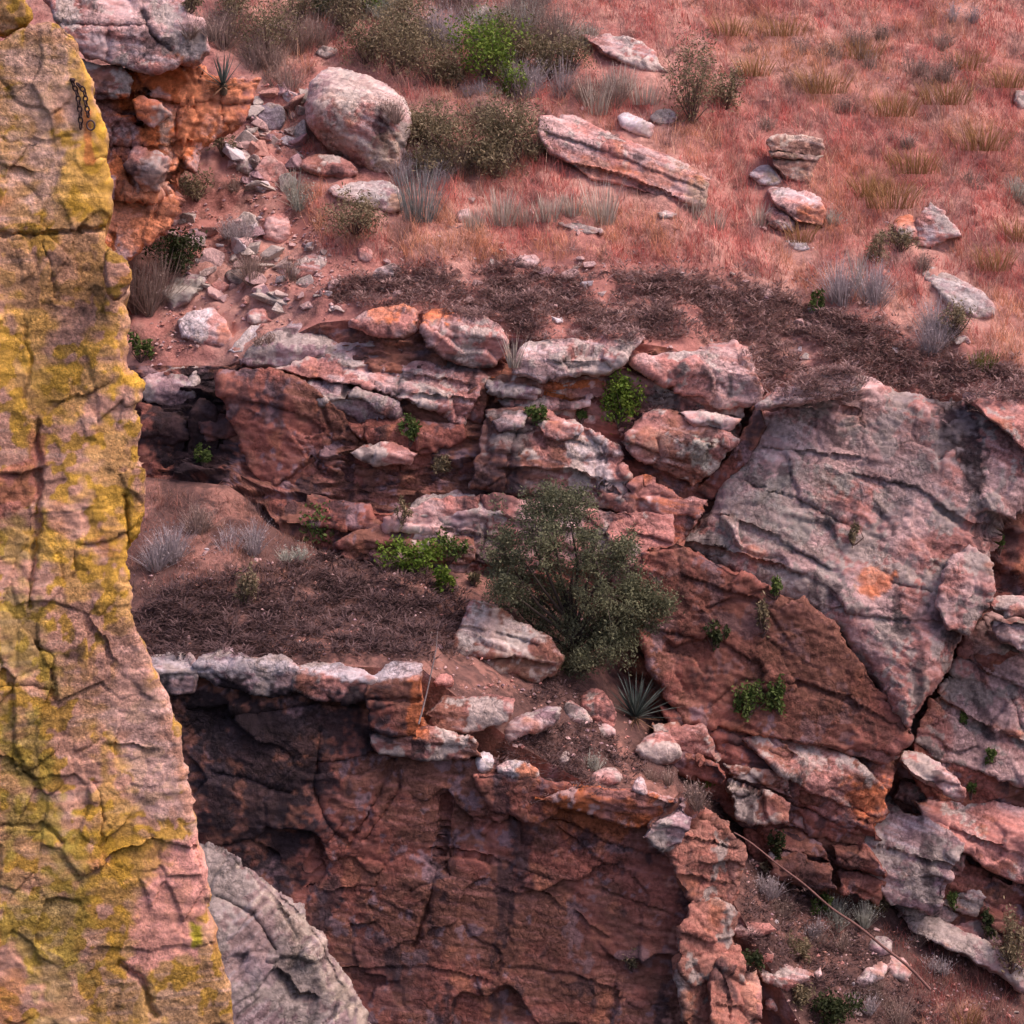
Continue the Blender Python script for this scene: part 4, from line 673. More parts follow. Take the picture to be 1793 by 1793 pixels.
# ------------------------------------------------------------------ small stones: a few angular shapes copied many times
def stone_mesh(k, col):
    import bmesh
    r = np.random.default_rng(100+k); p = r.normal(size=(10, 3)); p /= np.linalg.norm(p, axis=1)[:, None]; p *= (r.uniform(.8, 1.15, (10, 1)))*np.array([1, .8, .6])
    bm = bmesh.new()
    for q in p: bm.verts.new(q)
    g = bmesh.ops.convex_hull(bm, input=bm.verts); bmesh.ops.delete(bm, geom=[v for v in bm.verts if not v.link_faces], context='VERTS')
    bmesh.ops.bevel(bm, geom=bm.edges[:], offset=.035, segments=1, affect='EDGES')
    me = bpy.data.meshes.new('stone'); bmesh.ops.triangulate(bm, faces=bm.faces[:]); bm.to_mesh(me); bm.free()
    n = len(me.vertices); co = np.zeros(n*3, np.float32); me.vertices.foreach_get('co', co); co = co.reshape(-1, 3)
    c = np.ones((n, 4), np.float32); c[:, :3] = np.clip(np.array(col)*(1+.3*perlin(co*2.5+k))[:, None], .01, .9)
    a = me.attributes.new('col', 'FLOAT_COLOR', 'POINT'); a.data.foreach_set('color', c.ravel()); me.materials.append(M_ROCK)
    return me
SM = [stone_mesh(k, [PALE*.9, GREY*1.15, WHITE*.9, GREY*1.3, PALE*.8, [.44, .25, .21], PURPLE*1.5, [.47, .38, .35]][k % 8]) for k in range(16)]
def stones(poly, n, s0, s1, label, group, pick=range(16), only=('hillside', 'ledge_ground')):
    r = np.random.default_rng(len(label)+n)
    for (u, v) in in_poly(poly, n, r):
        p, nn, nm = hit(u, v)
        if not nm.startswith(only): continue
        o = bpy.data.objects.new('stone', SM[int(r.choice(list(pick)))]); COL.objects.link(o)
        s = (s0+(s1-s0)*r.random()**2.2)*p[1]/FP/2; o.location = p+nn*s*.15
        o.scale = s*r.uniform(.75, 1.25, 3); o.rotation_euler = r.uniform(-.5, .5, 2).tolist()+[r.uniform(0, 6.28)]
        tag(o, label, 'stone', group)
stones([(440, 140), (530, 160), (530, 250), (510, 330), (440, 340), (405, 290), (420, 210)], 100, 22, 74, 'small angular scree stone in the gully between orange outcrop and big boulder', 'scree stones by the big boulder')
stones([(300, 380), (470, 380), (560, 440), (600, 540), (480, 580), (400, 560), (300, 440)], 100, 17, 64, 'small pinkish stone scattered on the lower scree above the upper cliff', 'stones on the lower scree')
stones([(560, 440), (900, 440), (1300, 480), (1700, 600), (1500, 640), (1100, 580), (900, 570), (560, 540)], 84, 11, 38, 'small pale stone lying in the brown matted band above the cliff', 'stones in the matted band')
stones([(240, 960), (560, 960), (700, 1010), (860, 1080), (780, 1140), (500, 1140), (260, 1130)], 26, 8, 22, 'small pale stone on the dark mossy ledge', 'stones on the mossy ledge')
stones([(1300, 1480), (1420, 1560), (1600, 1640), (1793, 1780), (1500, 1793), (1330, 1640)], 24, 8, 24, 'small pinkish stone on the gully floor near the dead stalk', 'stones on the gully floor')
stones([(700, 200), (1200, 100), (1780, 60), (1780, 560), (1300, 440), (760, 400)], 24, 8, 24, 'small pale stone half hidden in the pink grass', 'stones in the grass')

# ------------------------------------------------------------------ plants
def blades(root, az, lean, L, Wd, bend, col, segs=3, tipc=1.25):
    n = len(root); h = np.stack([np.cos(az), np.sin(az), np.zeros(n)], 1); V = np.zeros((n, 2*segs+1, 3)); C = np.zeros((n, 2*segs+1, 3))
    rot = rng.uniform(-1.2, 1.2, n); w = np.stack([-np.sin(az+rot), np.cos(az+rot), np.zeros(n)], 1)
    for k in range(segs+1):
        t = k/segs; P = root+h*((np.sin(lean)*t+bend*t*t)*L)[:, None]; P[:, 2] += L*(np.cos(lean)*t-.45*bend*t*t)
        cc = col*(.75+(tipc-.75)*t)
        if k < segs:
            ww = (Wd*(1-.75*t)/2)[:, None]*w; V[:, 2*k] = P-ww; V[:, 2*k+1] = P+ww; C[:, 2*k] = C[:, 2*k+1] = cc
        else: V[:, -1] = P; C[:, -1] = cc
    f = []
    for k in range(segs-1): f += [[2*k, 2*k+1, 2*k+3], [2*k, 2*k+3, 2*k+2]]
    f += [[2*segs-2, 2*segs-1, 2*segs]]; m = 2*segs+1
    F = (np.arange(n)[:, None, None]*m+np.array(f)[None]).reshape(-1, 3)
    return V.reshape(-1, 3), F, C.reshape(-1, 3)
def leaves(c, size, asp, col):
    n = len(c); t = rng.normal(size=(n, 3)); t /= np.linalg.norm(t, axis=1)[:, None]; b = np.cross(t, rng.normal(size=(n, 3))); b /= np.linalg.norm(b, axis=1)[:, None]
    size = np.asarray(size)[:, None]; l = t*size/2; w = b*size*asp/2
    V = np.stack([c-l, c+w, c+l, c-w], 1).reshape(-1, 3); F = (np.arange(n)[:, None, None]*4+np.array([[0, 1, 2], [0, 2, 3]])[None]).reshape(-1, 3)
    return V, F, np.repeat(col, 4, 0)
def tubes(paths, sides=5):
    """paths: list of (points (k,3), radii (k))"""
    V = []; F = []; o = 0
    for P, r in paths:
        P = np.asarray(P, float); k = len(P); T = np.gradient(P, axis=0); T /= np.linalg.norm(T, axis=1)[:, None]+1e-9
        a = np.cross(T, [.3, .9, .2]); a /= np.linalg.norm(a, axis=1)[:, None]+1e-9; b = np.cross(T, a)
        for i in range(k):
            for s_ in range(sides): th = 2*math.pi*s_/sides; V.append(P[i]+r[i]*(math.cos(th)*a[i]+math.sin(th)*b[i]))
        for i in range(k-1):
            for s_ in range(sides):
                x = o+i*sides+s_; y = o+i*sides+(s_+1) % sides; F += [[x, y, y+sides], [x, y+sides, x+sides]]
        o += k*sides
    return np.array(V), np.array(F)
def cat(*ms):
    V = []; F = []; C = []; o = 0
    for v, f, c in ms: V.append(v); F.append(f+o); C.append(c); o += len(v)
    return np.concatenate(V), np.concatenate(F), np.concatenate(C)
KIND = dict(  # colour pair, style
    olive=([.10, .095, .05], [.33, .27, .17], 'leaf'), green=([.05, .095, .024], [.13, .18, .05], 'leaf'), bright=([.075, .16, .02], [.21, .29, .05], 'leaf'), dark=([.022, .038, .015], [.06, .075, .028], 'leaf'),
    dry=([.22, .16, .13], [.40, .31, .27], 'twig'), grey=([.30, .26, .26], [.48, .44, .45], 'twig'), sage=([.30, .32, .27], [.50, .52, .45], 'twig'), silver=([.36, .33, .27], [.60, .56, .48], 'up'), blue=([.15, .18, .17], [.33, .37, .35], 'up'), gold=([.30, .17, .075], [.46, .31, .15], 'up'), grass=([.08, .12, .02], [.18, .20, .05], 'up'))
CNT = {}
def shrub(u, v, w, h, kind, label, group=None, name='shrub', cat_='shrub', flat=.8):
    p, nn, _ = hit(u, v); m = p[1]/FP; W_, H_ = w*m/2, h*m; c0, c1, style = KIND[kind]; c0 = np.array(c0); c1 = np.array(c1)
    r = rng; e = thing(name, label, cat_, p, group)
    if style == 'leaf':
        K = max(7, int(w*h/220)); cc = r.normal(size=(K, 3)); cc /= np.linalg.norm(cc, axis=1)[:, None]; cc *= r.random((K, 1))**.4*r.uniform(.65, 1.3, (K, 1))
        cc = p+cc*np.array([W_*.85, W_*flat, H_*.45])+np.array([0, -.02, H_*.52])
        n = int(np.clip(w*h*.20, 240, 2400)); k = r.integers(0, K, n); q = cc[k]+r.normal(size=(n, 3))*np.array([W_, W_, H_])*.13
        t = r.random((n, 1))*.6+.4*r.random((K, 1))[k]; c = c0+(c1-c0)*t
        mk('foliage', *leaves(q, r.uniform(.035, .08, n), .32 if kind == 'olive' else .5, c), M_LEAF, e, smooth=False)['kind'] = 'stuff'
        pts = []
        for q in cc[:24]: mid = p+(q-p)*.5+r.normal(size=3)*.03; pts.append((np.array([p-[0, 0, .04], mid, q]), [.012, .008, .003]))
        V, F = tubes(pts, 4); mk('stem', V, F, np.tile([.13, .085, .075], (len(V), 1)), M_STEM, e)
    elif style == 'twig':
        n = int(np.clip(w*h*.06, 100, 600)); rr = r.random((n, 1))**.5; a = r.uniform(0, 6.28, (n, 1))
        nc = max(2, int(w/24)); cx = r.uniform(-.75, .75, (nc, 2))*np.array([W_, W_*.5]); ch_ = r.uniform(.55, 1.1, nc); kc = r.integers(0, nc, n)
        root = p+np.hstack([cx[kc, :1]+np.cos(a)*rr*W_*.22, cx[kc, 1:]+np.sin(a)*rr*W_*.22, np.zeros((n, 1))-.03]); root[:, 2] += (root[:, 1]-p[1])*.5; az = a[:, 0]+r.normal(size=n)*.5
        lean = np.clip(rr[:, 0]*.5+r.normal(size=n)*.28, -.3, 1.2); L = H_*ch_[kc]*r.uniform(.4, 1.05, n); c = c0+(c1-c0)*np.clip(r.random((n, 1))*.7+.4*r.random((nc, 1))[kc], 0, 1)
        b = blades(root, az, lean, L, r.uniform(.007, .015, n), r.uniform(-.1, .3, n), c)
        t = r.uniform(.45, 1, (n, 1)); tip = root+np.stack([np.cos(az)*np.sin(lean), np.sin(az)*np.sin(lean), np.cos(lean)], 1)*L[:, None]*t
        tip = np.repeat(tip, 2, 0)+r.normal(size=(n*2, 3))*.03; lf = leaves(tip, r.uniform(.015, .04, n*2), .4, np.repeat(c, 2, 0)*r.uniform(.7, 1.1, (n*2, 1)))
        mk('twigs', *b, M_LEAF, e, smooth=False)['kind'] = 'stuff'; mk('foliage', *lf, M_LEAF, e, smooth=False)['kind'] = 'stuff'
    else:
        n = int(np.clip(w*1.8, 50, 260)); rr = r.random(n)**.6; a = r.uniform(0, 6.28, n)
        root = p+np.stack([np.cos(a)*rr*W_*.7, np.sin(a)*rr*W_*.5, np.full(n, -.03)], 1)
        c = c0+(c1-c0)*r.random((n, 1))
        mk('blades', *blades(root, a+r.normal(size=n)*.4, np.abs(r.normal(size=n))*.13+rr*.18, H_*r.uniform(.5, 1.05, n), r.uniform(.008, .016, n), r.uniform(0, .12, n) if kind != 'gold' else r.uniform(.1, .4, n), c, 4), M_LEAF, e, smooth=False)['kind'] = 'stuff'
    return e
LM = [(625, 200, 'the big rounded boulder'), (1090, 280, 'the long pink banded slab'), (855, 95, 'the bright green rounded bush'), (1212, 150, 'the tall loose olive shrub'), (1395, 280, 'the tan layered rock stack'), (1095, 85, 'the pale overhanging slab'), (1640, 395, 'the pointed pale rock'), (1680, 510, 'the smooth oval slab'), (300, 60, 'the orange outcrop'), (735, 340, 'the silver blue grass clump'), (1680, 20, 'the pale grey bush'), (640, 350, 'the flat grey topped boulder'), (1780, 170, 'the grey boulder far up the slope'), (1400, 360, 'the long white topped block')]
def lab(desc, u, v, w):
    k = min(LM, key=lambda q: (q[0]-u)**2+((q[1]-v)*1.3)**2); dv = v-k[1]
    return ('small ' if w < 65 else 'broad ' if w > 115 else '')+desc+(' uphill of ' if dv < -35 else ' downhill of ' if dv > 55 else ' beside ')+k[2]
G1 = 'olive scrub bushes on the slope'; G2 = 'dry grey bushes on the slope'; G3 = 'silver stalk tufts on the slope'
for a in [(470, 100, 150, 110), (610, 60, 90, 70), (690, 130, 160, 110), (760, 150, 140, 90), (800, 300, 190, 110), (900, 285, 150, 110), (640, 110, 100, 70), (960, 140, 100, 80), (620, 410, 130, 70), (760, 260, 110, 80), (1000, 130, 90, 70), (330, 20, 60, 40), (520, 40, 90, 60), (410, 30, 90, 60)]:
    shrub(*a, 'olive', lab('dull olive scrub bush', *a[:3]), G1)
scrub = [(330, 0), (1000, 0), (1010, 150), (930, 330), (740, 330), (725, 150), (600, 95), (480, 140), (375, 100)]
rs_ = np.random.default_rng(5)
for i, (u_, v_) in enumerate(in_poly(scrub, 46, rs_)):
    if hit(u_, v_)[2].startswith('hillside'):
        w_ = rs_.uniform(60, 140)
        kk = ['olive', 'dry', 'sage', 'grey', 'olive', 'dry'][i % 6]; hh = w_*rs_.uniform(.4, .7)
        shrub(u_, v_, w_, hh, kk, lab(dict(olive='dull olive scrub bush', dry='thin grey brown twiggy bush', sage='pale sage bush', grey='pale grey twiggy bush')[kk], u_, v_, w_), G1 if kk == 'olive' else G2)
for a in [(400, 70, 120, 90), (540, 90, 110, 80), (580, 30, 90, 60), (930, 60, 160, 100), (720, 90, 90, 70), (860, 210, 90, 60), (1050, 170, 120, 70), (730, 290, 110, 80), (1000, 80, 110, 60), (350, 60, 80, 60), (500, 150, 90, 60), (850, 300, 120, 70), (690, 210, 70, 60)]:
    shrub(*a, 'dry', lab('thin grey brown twiggy bush', *a[:3]), G2)
for a in [(1045, 198, 60, 80), (1085, 170, 60, 70), (1055, 390, 70, 90), (880, 392, 60, 80), (960, 385, 60, 60), (1000, 375, 50, 50), (830, 400, 50, 50), (1250, 400, 50, 50), (1215, 380, 40, 50), (1500, 500, 26, 80), (1130, 180, 70, 50), (1330, 395, 40, 50), (920, 395, 50, 50)]:
    shrub(*a, 'silver', lab('silvery tuft of upright stalks', *a[:3]), G3, name='stalk_tuft', cat_='tuft')
shrub(735, 385, 85, 120, 'blue', 'silver blue clump of upright grass beside the flat grey topped boulder', name='grass_clump', cat_='grass clump')
shrub(855, 140, 135, 110, 'bright', 'bright green rounded bush high on the slope'); shrub(655, 30, 60, 50, 'bright', 'small bright green bush above the olive scrub at the slope top'); shrub(560, 25, 50, 45, 'green', 'small green bush amid dry twigs above the big boulder')
shrub(900, 170, 70, 60, 'bright', 'trailing green branch at the foot of the bright green bush')
shrub(1212, 215, 110, 150, 'olive', 'tall loose olive shrub standing alone in the pink grass'); shrub(1270, 190, 80, 70, 'olive', 'low olive shrub beside the tall loose shrub')
shrub(530, 355, 90, 60, 'sage', 'pale sage bush in front of the low reddish boulder'); shrub(480, 480, 110, 70, 'dry', 'dry brown bush beside the lower scree stones'); shrub(430, 420, 90, 70, 'grey', 'grey twiggy bush next to the rounded upright pink stone')
shrub(310, 475, 115, 70, 'dark', 'dark green bush below the foot of the orange outcrop'); shrub(262, 540, 80, 120, 'dry', 'dry twiggy bush between the pillar and the grey green boulder'); shrub(390, 270, 60, 60, 'olive', 'olive shrub against the right edge of the orange outcrop'); shrub(345, 350, 80, 60, 'olive', 'low olive shrub under the orange outcrop'); shrub(246, 632, 45, 50, 'green', 'little green plant beside the pillar above the dark recess')
shrub(400, 340, 70, 50, 'dry', 'dry shrub between the orange outcrop and the scree'); shrub(455, 605, 60, 30, 'dry', 'flat dry tuft beside the clean white slab')
for a in [(1560, 360, 150, 70), (1520, 340, 90, 60), (1440, 160, 130, 60), (1600, 300, 130, 60), (1720, 260, 130, 70), (1660, 180, 120, 60), (1500, 100, 120, 50), (1740, 470, 90, 60), (1320, 130, 90, 50), (1370, 60, 110, 50), (1560, 200, 130, 60), (1780, 420, 80, 60), (1280, 60, 90, 50), (1690, 120, 110, 50), (1400, 420, 70, 50), (1760, 150, 100, 50)]:
    shrub(*a, 'gold', lab('golden brown tussock of arching grass', *a[:3]), 'golden grass tussocks', name='grass_tussock', cat_='tussock')
for a in [(1520, 70, 100, 40), (1640, 130, 120, 50), (1480, 110, 110, 40), (1570, 250, 80, 40), (1360, 220, 70, 30), (1430, 90, 80, 40), (1660, 80, 60, 40), (1400, 150, 70, 40), (1310, 90, 60, 30), (1500, 200, 70, 40), (1600, 130, 60, 35), (1720, 330, 70, 40)]:
    shrub(*a, 'dry', lab('low brown bush sunk in pink grass', *a[:3]), 'low brown bushes in the pink grass')
shrub(1680, 30, 60, 45, 'grey', 'pale grey bush near the top of the grassy slope'); shrub(1465, 392, 36, 44, 'sage', 'small pale sage plant right of the long white topped block'); shrub(1780, 350, 60, 60, 'sage', 'pale sage plant at the outer edge of the grassy slope')
shrub(1520, 530, 150, 90, 'grey', 'grey twiggy bush above the brown matted ground'); shrub(1610, 600, 120, 90, 'grey', 'grey bush between the oval slab and the matted ground'); shrub(1430, 548, 40, 40, 'green', 'small green plant left of the grey twiggy bush'); shrub(1575, 440, 70, 50, 'olive', 'olive bush below the squarish orange topped rock'); shrub(1720, 645, 60, 45, 'grass', 'green grassy tuft on the matted ground above the slab', name='grass_tuft', cat_='tuft')
shrub(1670, 590, 90, 60, 'olive', 'olive brown bush below the oval slab'); shrub(1610, 470, 60, 50, 'dry', 'brown bush under the pointed pale rock'); shrub(1540, 460, 60, 50, 'olive', 'olive tuft left of the olive bush beneath the orange topped rock')
# plants rooted in the cliffs
for u, v, w, h, k, lb in [(1083, 745, 86, 84, 'bright', 'bright yellow green bush rooted in the upper cliff'), (940, 742, 56, 36, 'green', 'low green plant left of the yellow green cliff bush'), (1018, 738, 22, 22, 'green', 'tiny green plant on the ledge beside the yellow green cliff bush'), (718, 778, 56, 46, 'green', 'round green plant in the crevice of the upper cliff'), (770, 828, 54, 42, 'olive', 'olive plant below the round green crevice plant'),
      (355, 815, 42, 42, 'green', 'green plant inside the dark recess'), (556, 962, 90, 74, 'green', 'dark green mossy bush at the left foot of the upper cliff'), (706, 916, 34, 40, 'olive', 'small olive plant on the brown rock beneath the grey lens block'), (728, 1000, 125, 60, 'bright', 'flat bright green bush on the ledge left of the tree'), (785, 985, 80, 56, 'green', 'green bush leaning against the cliff foot by the tree'), (776, 1040, 56, 50, 'bright', 'small bright green plant on the ledge near the tree'),
      (830, 1024, 42, 36, 'olive', 'olive plant tucked beside the tree'), (1494, 952, 32, 42, 'olive', 'small olive plant growing on the slab face'), (1358, 1046, 36, 42, 'green', 'small green plant at the lower edge of the slab'), (1336, 1112, 38, 64, 'olive', 'hanging olive plant under the slab edge'), (1250, 1132, 56, 44, 'dark', 'dark plant on the brown wall left of the hanging plant'), (1312, 1254, 62, 64, 'green', 'round dark green bush on the brown wall, larger of a pair'), (1364, 1246, 46, 54, 'green', 'round dark green bush on the brown wall, smaller of a pair'),
      (1750, 968, 38, 40, 'green', 'green plant in the orange cleft at the right of the slab'), (1700, 1396, 32, 30, 'green', 'green plant beside the pale wedged block'), (1735, 1332, 24, 24, 'green', 'tiny green plant in a crack of the stepped outcrop'), (1686, 1266, 26, 22, 'green', 'tiny plant on the face of the stepped outcrop'), (1666, 1588, 36, 34, 'green', 'green plant at the foot of the grey outcrop block'), (1726, 1640, 42, 50, 'dark', 'dark green plant under the lower outcrop'),
      (1105, 1694, 50, 44, 'olive', 'olive plant clinging to the lower cliff wall'), (1366, 1498, 44, 50, 'dark', 'dark green plant at the head of the gully'), (1340, 1800, 10, 10, 'dark', '')]:
    if lb: shrub(u, v, w, h, k, lb, flat=.5)
for u, v, w, h, k, lb in [(1350, 1520, 70, 40, 'olive', 'low olive bush beside the upper end of the dead stalk'), (1450, 1660, 90, 46, 'dry', 'rusty twiggy bush in the gully under the dead stalk'), (1600, 1660, 60, 40, 'dry', 'dry bush where the red gully grass begins'), (1530, 1740, 90, 44, 'dry', 'brown bush beneath the pale wedge rock'), (1420, 1640, 60, 40, 'grey', 'grey bush between round pink stone and dead stalk'), (1490, 1612, 90, 66, 'sage', 'blue grey leafy plant in the gully behind the dead stalk'), (1440, 1600, 50, 40, 'green', 'green plant beside the blue grey gully plant'), (1232, 1372, 60, 50, 'grass', 'green grass tuft on the shoulder of the lower cliff'), (1210, 1400, 90, 50, 'dry', 'dry brown bush on the shoulder of the lower cliff'), (1160, 1370, 60, 40, 'dry', 'dry tuft beside the small white pointed stone'), (1046, 1348, 52, 40, 'sage', 'small sage tuft among stones on the cliff brow'),
      (430, 958, 100, 64, 'grey', 'grey twiggy bush at the back of the ledge'), (290, 990, 90, 120, 'grey', 'grey dry bush beside the pillar on the ledge'), (345, 930, 90, 70, 'dry', 'rusty dry bush below the dark recess'), (500, 985, 70, 50, 'sage', 'pale sage bush at the ledge back beside the mossy bush'), (430, 1060, 60, 70, 'olive', 'olive tuft in the middle of the mossy ledge'), (1400, 1680, 60, 50, 'olive', 'reddish green plant beside the round pink stone'), (1310, 1700, 60, 44, 'dark', 'black green moss clump above the orange block'),
      (1460, 1790, 110, 60, 'dark', 'dark bush on the gully floor below the dead stalk'), (1560, 1780, 100, 50, 'dry', 'dry bush on the gully floor beyond the stalk tip'), (1640, 1700, 60, 40, 'grey', 'grey tuft in the red grass of the gully'), (1770, 1700, 60, 110, 'olive', 'upright olive shrub at the gully under the stepped outcrop'), (1370, 1600, 100, 60, 'dry', 'brown twiggy bush along the dead stalk'), (1330, 1560, 80, 50, 'grey', 'grey brown bush against the pink flank of the lower cliff'), (1420, 1560, 90, 60, 'olive', 'olive scrub bush at the gully head under the brown wall'), (1530, 1600, 70, 50, 'olive', 'olive bush against the grey block at the gully side'), (1400, 1760, 70, 50, 'olive', 'dusty olive bush right of the pale pink slab'), (1500, 1760, 70, 40, 'grey', 'grey dry bush under the pale wedge rock'), (1690, 1790, 80, 50, 'gold', 'rusty tussock in the red gully grass'), (900, 640, 26, 70, 'silver', 'thin grey stalks standing between two cliff top blocks')]:
    shrub(u, v, w, h, k, lb)

# spiky rosettes
def rosette(u, v, rad, n, label, c0=(.035, .055, .05), c1=(.13, .17, .155), up=.9):
    p, nn, _ = hit(u, v); m = p[1]/FP; e = thing('spiky_plant', label, 'spiky plant', p); r = rng
    az = r.uniform(0, 6.28, n); lean = np.abs(r.normal(size=n))*.55+.15; lean[r.random(n) < .3] += .7; L = rad*m*r.uniform(.65, 1.1, n); c = np.array(c0)+(np.array(c1)-c0)*r.random((n, 1))
    mk('leaf_blades', *blades(np.tile(p+[0, -.05, .06], (n, 1)), az, lean, L, np.full(n, .035), r.uniform(-.05, .2, n), c, 4), M_LEAF, e, smooth=False)['kind'] = 'stuff'
    az = r.uniform(0, 6.28, 14); mk('dead_leaves', *blades(np.tile(p+[0, -.05, .05], (14, 1)), az, r.uniform(1.3, 2., 14), .2+.12*r.random(14), np.full(14, .025), np.full(14, .3), np.tile([.30, .19, .12], (14, 1)), 3), M_LEAF, e, smooth=False)['kind'] = 'stuff'
    V, F = tubes([(np.array([p-[0, 0, .06], p+[0, -.03, .05], p+[0, -.05, .1]]), [.05, .06, .03])], 8); mk('stem', V, F, np.tile([.12, .09, .06], (len(V), 1)), M_STEM, e)
rosette(1112, 1262, 85, 75, 'dark blue green spiky rosette plant at the foot of the brown wall')
rosette(392, 158, 62, 36, 'spiky rosette plant perched on top of the orange outcrop')

# the dark tree on the ledge
tp = at(1015, 1190, 29.7); tr = thing('tree', 'bushy dark olive tree growing on the ledge below the upper cliff', 'tree', tp)
m = tp[1]/FP; paths = []; cl = []; r = rng
base = tp+[0, 0, -.25]
blob = [(975, 900, 60), (930, 930, 55), (1010, 920, 55), (900, 970, 50), (960, 970, 70), (1040, 970, 60), (1080, 1000, 45), (890, 1010, 45), (940, 1030, 60), (1000, 1030, 70), (1060, 1040, 60), (1110, 1050, 45), (1140, 1040, 35), (900, 1060, 45), (960, 1090, 55), (1020, 1090, 55), (1080, 1090, 45), (1130, 1080, 35), (950, 880, 30), (990, 880, 30), (1000, 1140, 45), (1050, 1130, 40), (1080, 1130, 30), (980, 1170, 25), (880, 1030, 25), (1155, 1060, 20), (1095, 960, 25), (880, 960, 25), (1020, 1160, 30)]
for (bu, bv, br_) in blob:
    yy = tp[1]-.1+r.uniform(-.55, .45); c = at(bu, bv, yy); cl.append((c, br_*m))
    st_ = base+np.array([-.10, .02, .9])*np.clip((c[2]-base[2])*.5, 0, .9); mid = st_+(c-st_)*.5+r.normal(size=3)*.08; mid[2] += .06; paths.append((np.array([st_, st_+(mid-st_)*.5+r.normal(size=3)*.03, mid, mid+(c-mid)*.6+r.normal(size=3)*.03, c]), [.030, .024, .018, .010, .004]))
V, F = tubes(paths, 6); brn = mk('branches', V, F, np.tile([.06, .05, .042], (len(V), 1)), M_STEM, tr)
V, F = tubes([(np.array([base-[0, 0, .25], base, base+[-.05, -.03, .35], base+[-.12, .03, .7], base+[-.13, .03, 1.0]]), [.10, .085, .065, .045, .02])], 9); mk('trunk', V, F, np.tile([.085, .06, .052], (len(V), 1)), M_STEM, tr)
pts = []; cols = []; tw = []
for c, rad in cl:
    sub = c+r.normal(size=(int(8+rad*20), 3))*rad*.5
    for s_ in sub:
        k = 110; pts.append(s_+r.normal(size=(k, 3))*.062); f = r.random()
        cols.append(np.array([.065, .078, .050])+(np.array([.18, .195, .11])-np.array([.065, .078, .050]))*np.clip(f*.7+r.random((k, 1))*.5, 0, 1)); tw.append((np.array([c, c+(s_-c)*.6+r.normal(size=3)*.02, s_]), [.006, .004, .002]))
pts = np.concatenate(pts); mk('crown', *leaves(pts, r.uniform(.022, .060, len(pts)), .45, np.concatenate(cols)), M_LEAF, tr, smooth=False)['kind'] = 'stuff'
V, F = tubes(tw, 3); mk('twigs', V, F, np.tile([.10, .08, .07], (len(V), 1)), M_STEM, brn)['kind'] = 'stuff'
print('tree leaves', len(pts))

# ------------------------------------------------------------------ dead stalk, bare twig, chain
def along(pts, lift=.03): return np.array([hit(u, v)[0]+np.array([0, -.06, lift]) for u, v in pts])
a, b = hit(1284, 1466)[0], hit(1625, 1733)[0]; a = a+[0, -.05, .05]; b = b+[0, -.12, .05]
sx = [a+(b-a)*t+np.array([0, 0, .035*math.sin(t*8+1)+.10*math.sin(t*3.1)+.012*math.sin(t*23)]) for t in np.linspace(0, 1, 24)]
V, F = tubes([(np.array(sx), np.linspace(.008, .021, 24))], 8)
o = mk('dead_stalk', V, F, np.array([.22, .125, .11])*(1+.4*perlin(V*6))[:, None], M_STEM); tag(o, 'long bare dead flower stalk fallen across the gully', 'dead stalk')
q = [(766, 1105), (764, 1135), (758, 1165), (748, 1210), (738, 1250), (733, 1268)]; y0 = 26.75
V, F = tubes([(np.array([at(u, v, y0+.05*i) for i, (u, v) in enumerate(q[::-1])]), [.012, .011, .009, .008, .006, .003])], 6); o = mk('bare_twig', V, F, np.tile([.26, .22, .21], (len(V), 1)), M_STEM); tag(o, 'thin bare grey twig standing against the square corner block', 'twig')
refresh()
ch = thing('anchor_chain', 'rusty black double chain hanging from a bolt on the lichened pillar', 'chain', hit(130, 140)[0])
def torus(c, ax, ay, R1, R2, tube, n=14, k=6):
    V = []; F = []; ax = ax/np.linalg.norm(ax); ay = ay/np.linalg.norm(ay); az = np.cross(ax, ay)
    for i in range(n):
        t = 2*math.pi*i/n; ce = c+ax*R1*math.cos(t)+ay*R2*math.sin(t); rd = ax*math.cos(t)+ay*math.sin(t)
        for j in range(k): s_ = 2*math.pi*j/k; V.append(ce+tube*(rd*math.cos(s_)+az*math.sin(s_)))
    for i in range(n):
        for j in range(k): F.append([i*k+j, i*k+(j+1) % k, ((i+1) % n)*k+(j+1) % k, ((i+1) % n)*k+j])
    return np.array(V), np.array(F)
for line in ([(128, 141), (131, 150), (135, 159), (138, 168), (139, 177), (140, 186), (142, 195), (142, 205), (143, 215), (143, 225)], [(136, 146), (143, 152), (149, 159), (151, 168), (151, 177), (153, 186), (155, 195), (156, 204)]):
    w3 = [hit(u, v)[0]+[0, -.03, 0] for u, v in line]
    for i in range(len(w3)-1):
        c = (w3[i]+w3[i+1])/2; ay = w3[i+1]-w3[i]; L = np.linalg.norm(ay); sd_ = np.array([1., 0, 0]) if i % 2 else np.array([.35, 1., 0]); sd_ = np.cross(ay, np.cross(sd_, ay))
        V, F = torus(c, sd_, ay, .013, L*.62, .0055); mk('link', V, F, np.tile([.035, .020, .022], (len(V), 1)), M_IRON, ch)
c = hit(160, 219)[0]+[0, -.02, 0]; V, F = torus(c, np.array([1., 0, 0]), np.array([0, 0, 1.]), .025, .03, .006, 20, 8); mk('ring', V, F, np.tile([.10, .07, .07], (len(V), 1)), M_IRON, ch)
c = hit(128, 140)[0]; V, F = tubes([(np.array([c+[0, .05, 0], c+[0, -.02, 0], c+[0, -.045, 0], c+[0, -.05, 0]]), [.016, .016, .016, .001])], 6); mk('bolt', V, F, np.tile([.05, .03, .03], (len(V), 1)), M_IRON, ch)

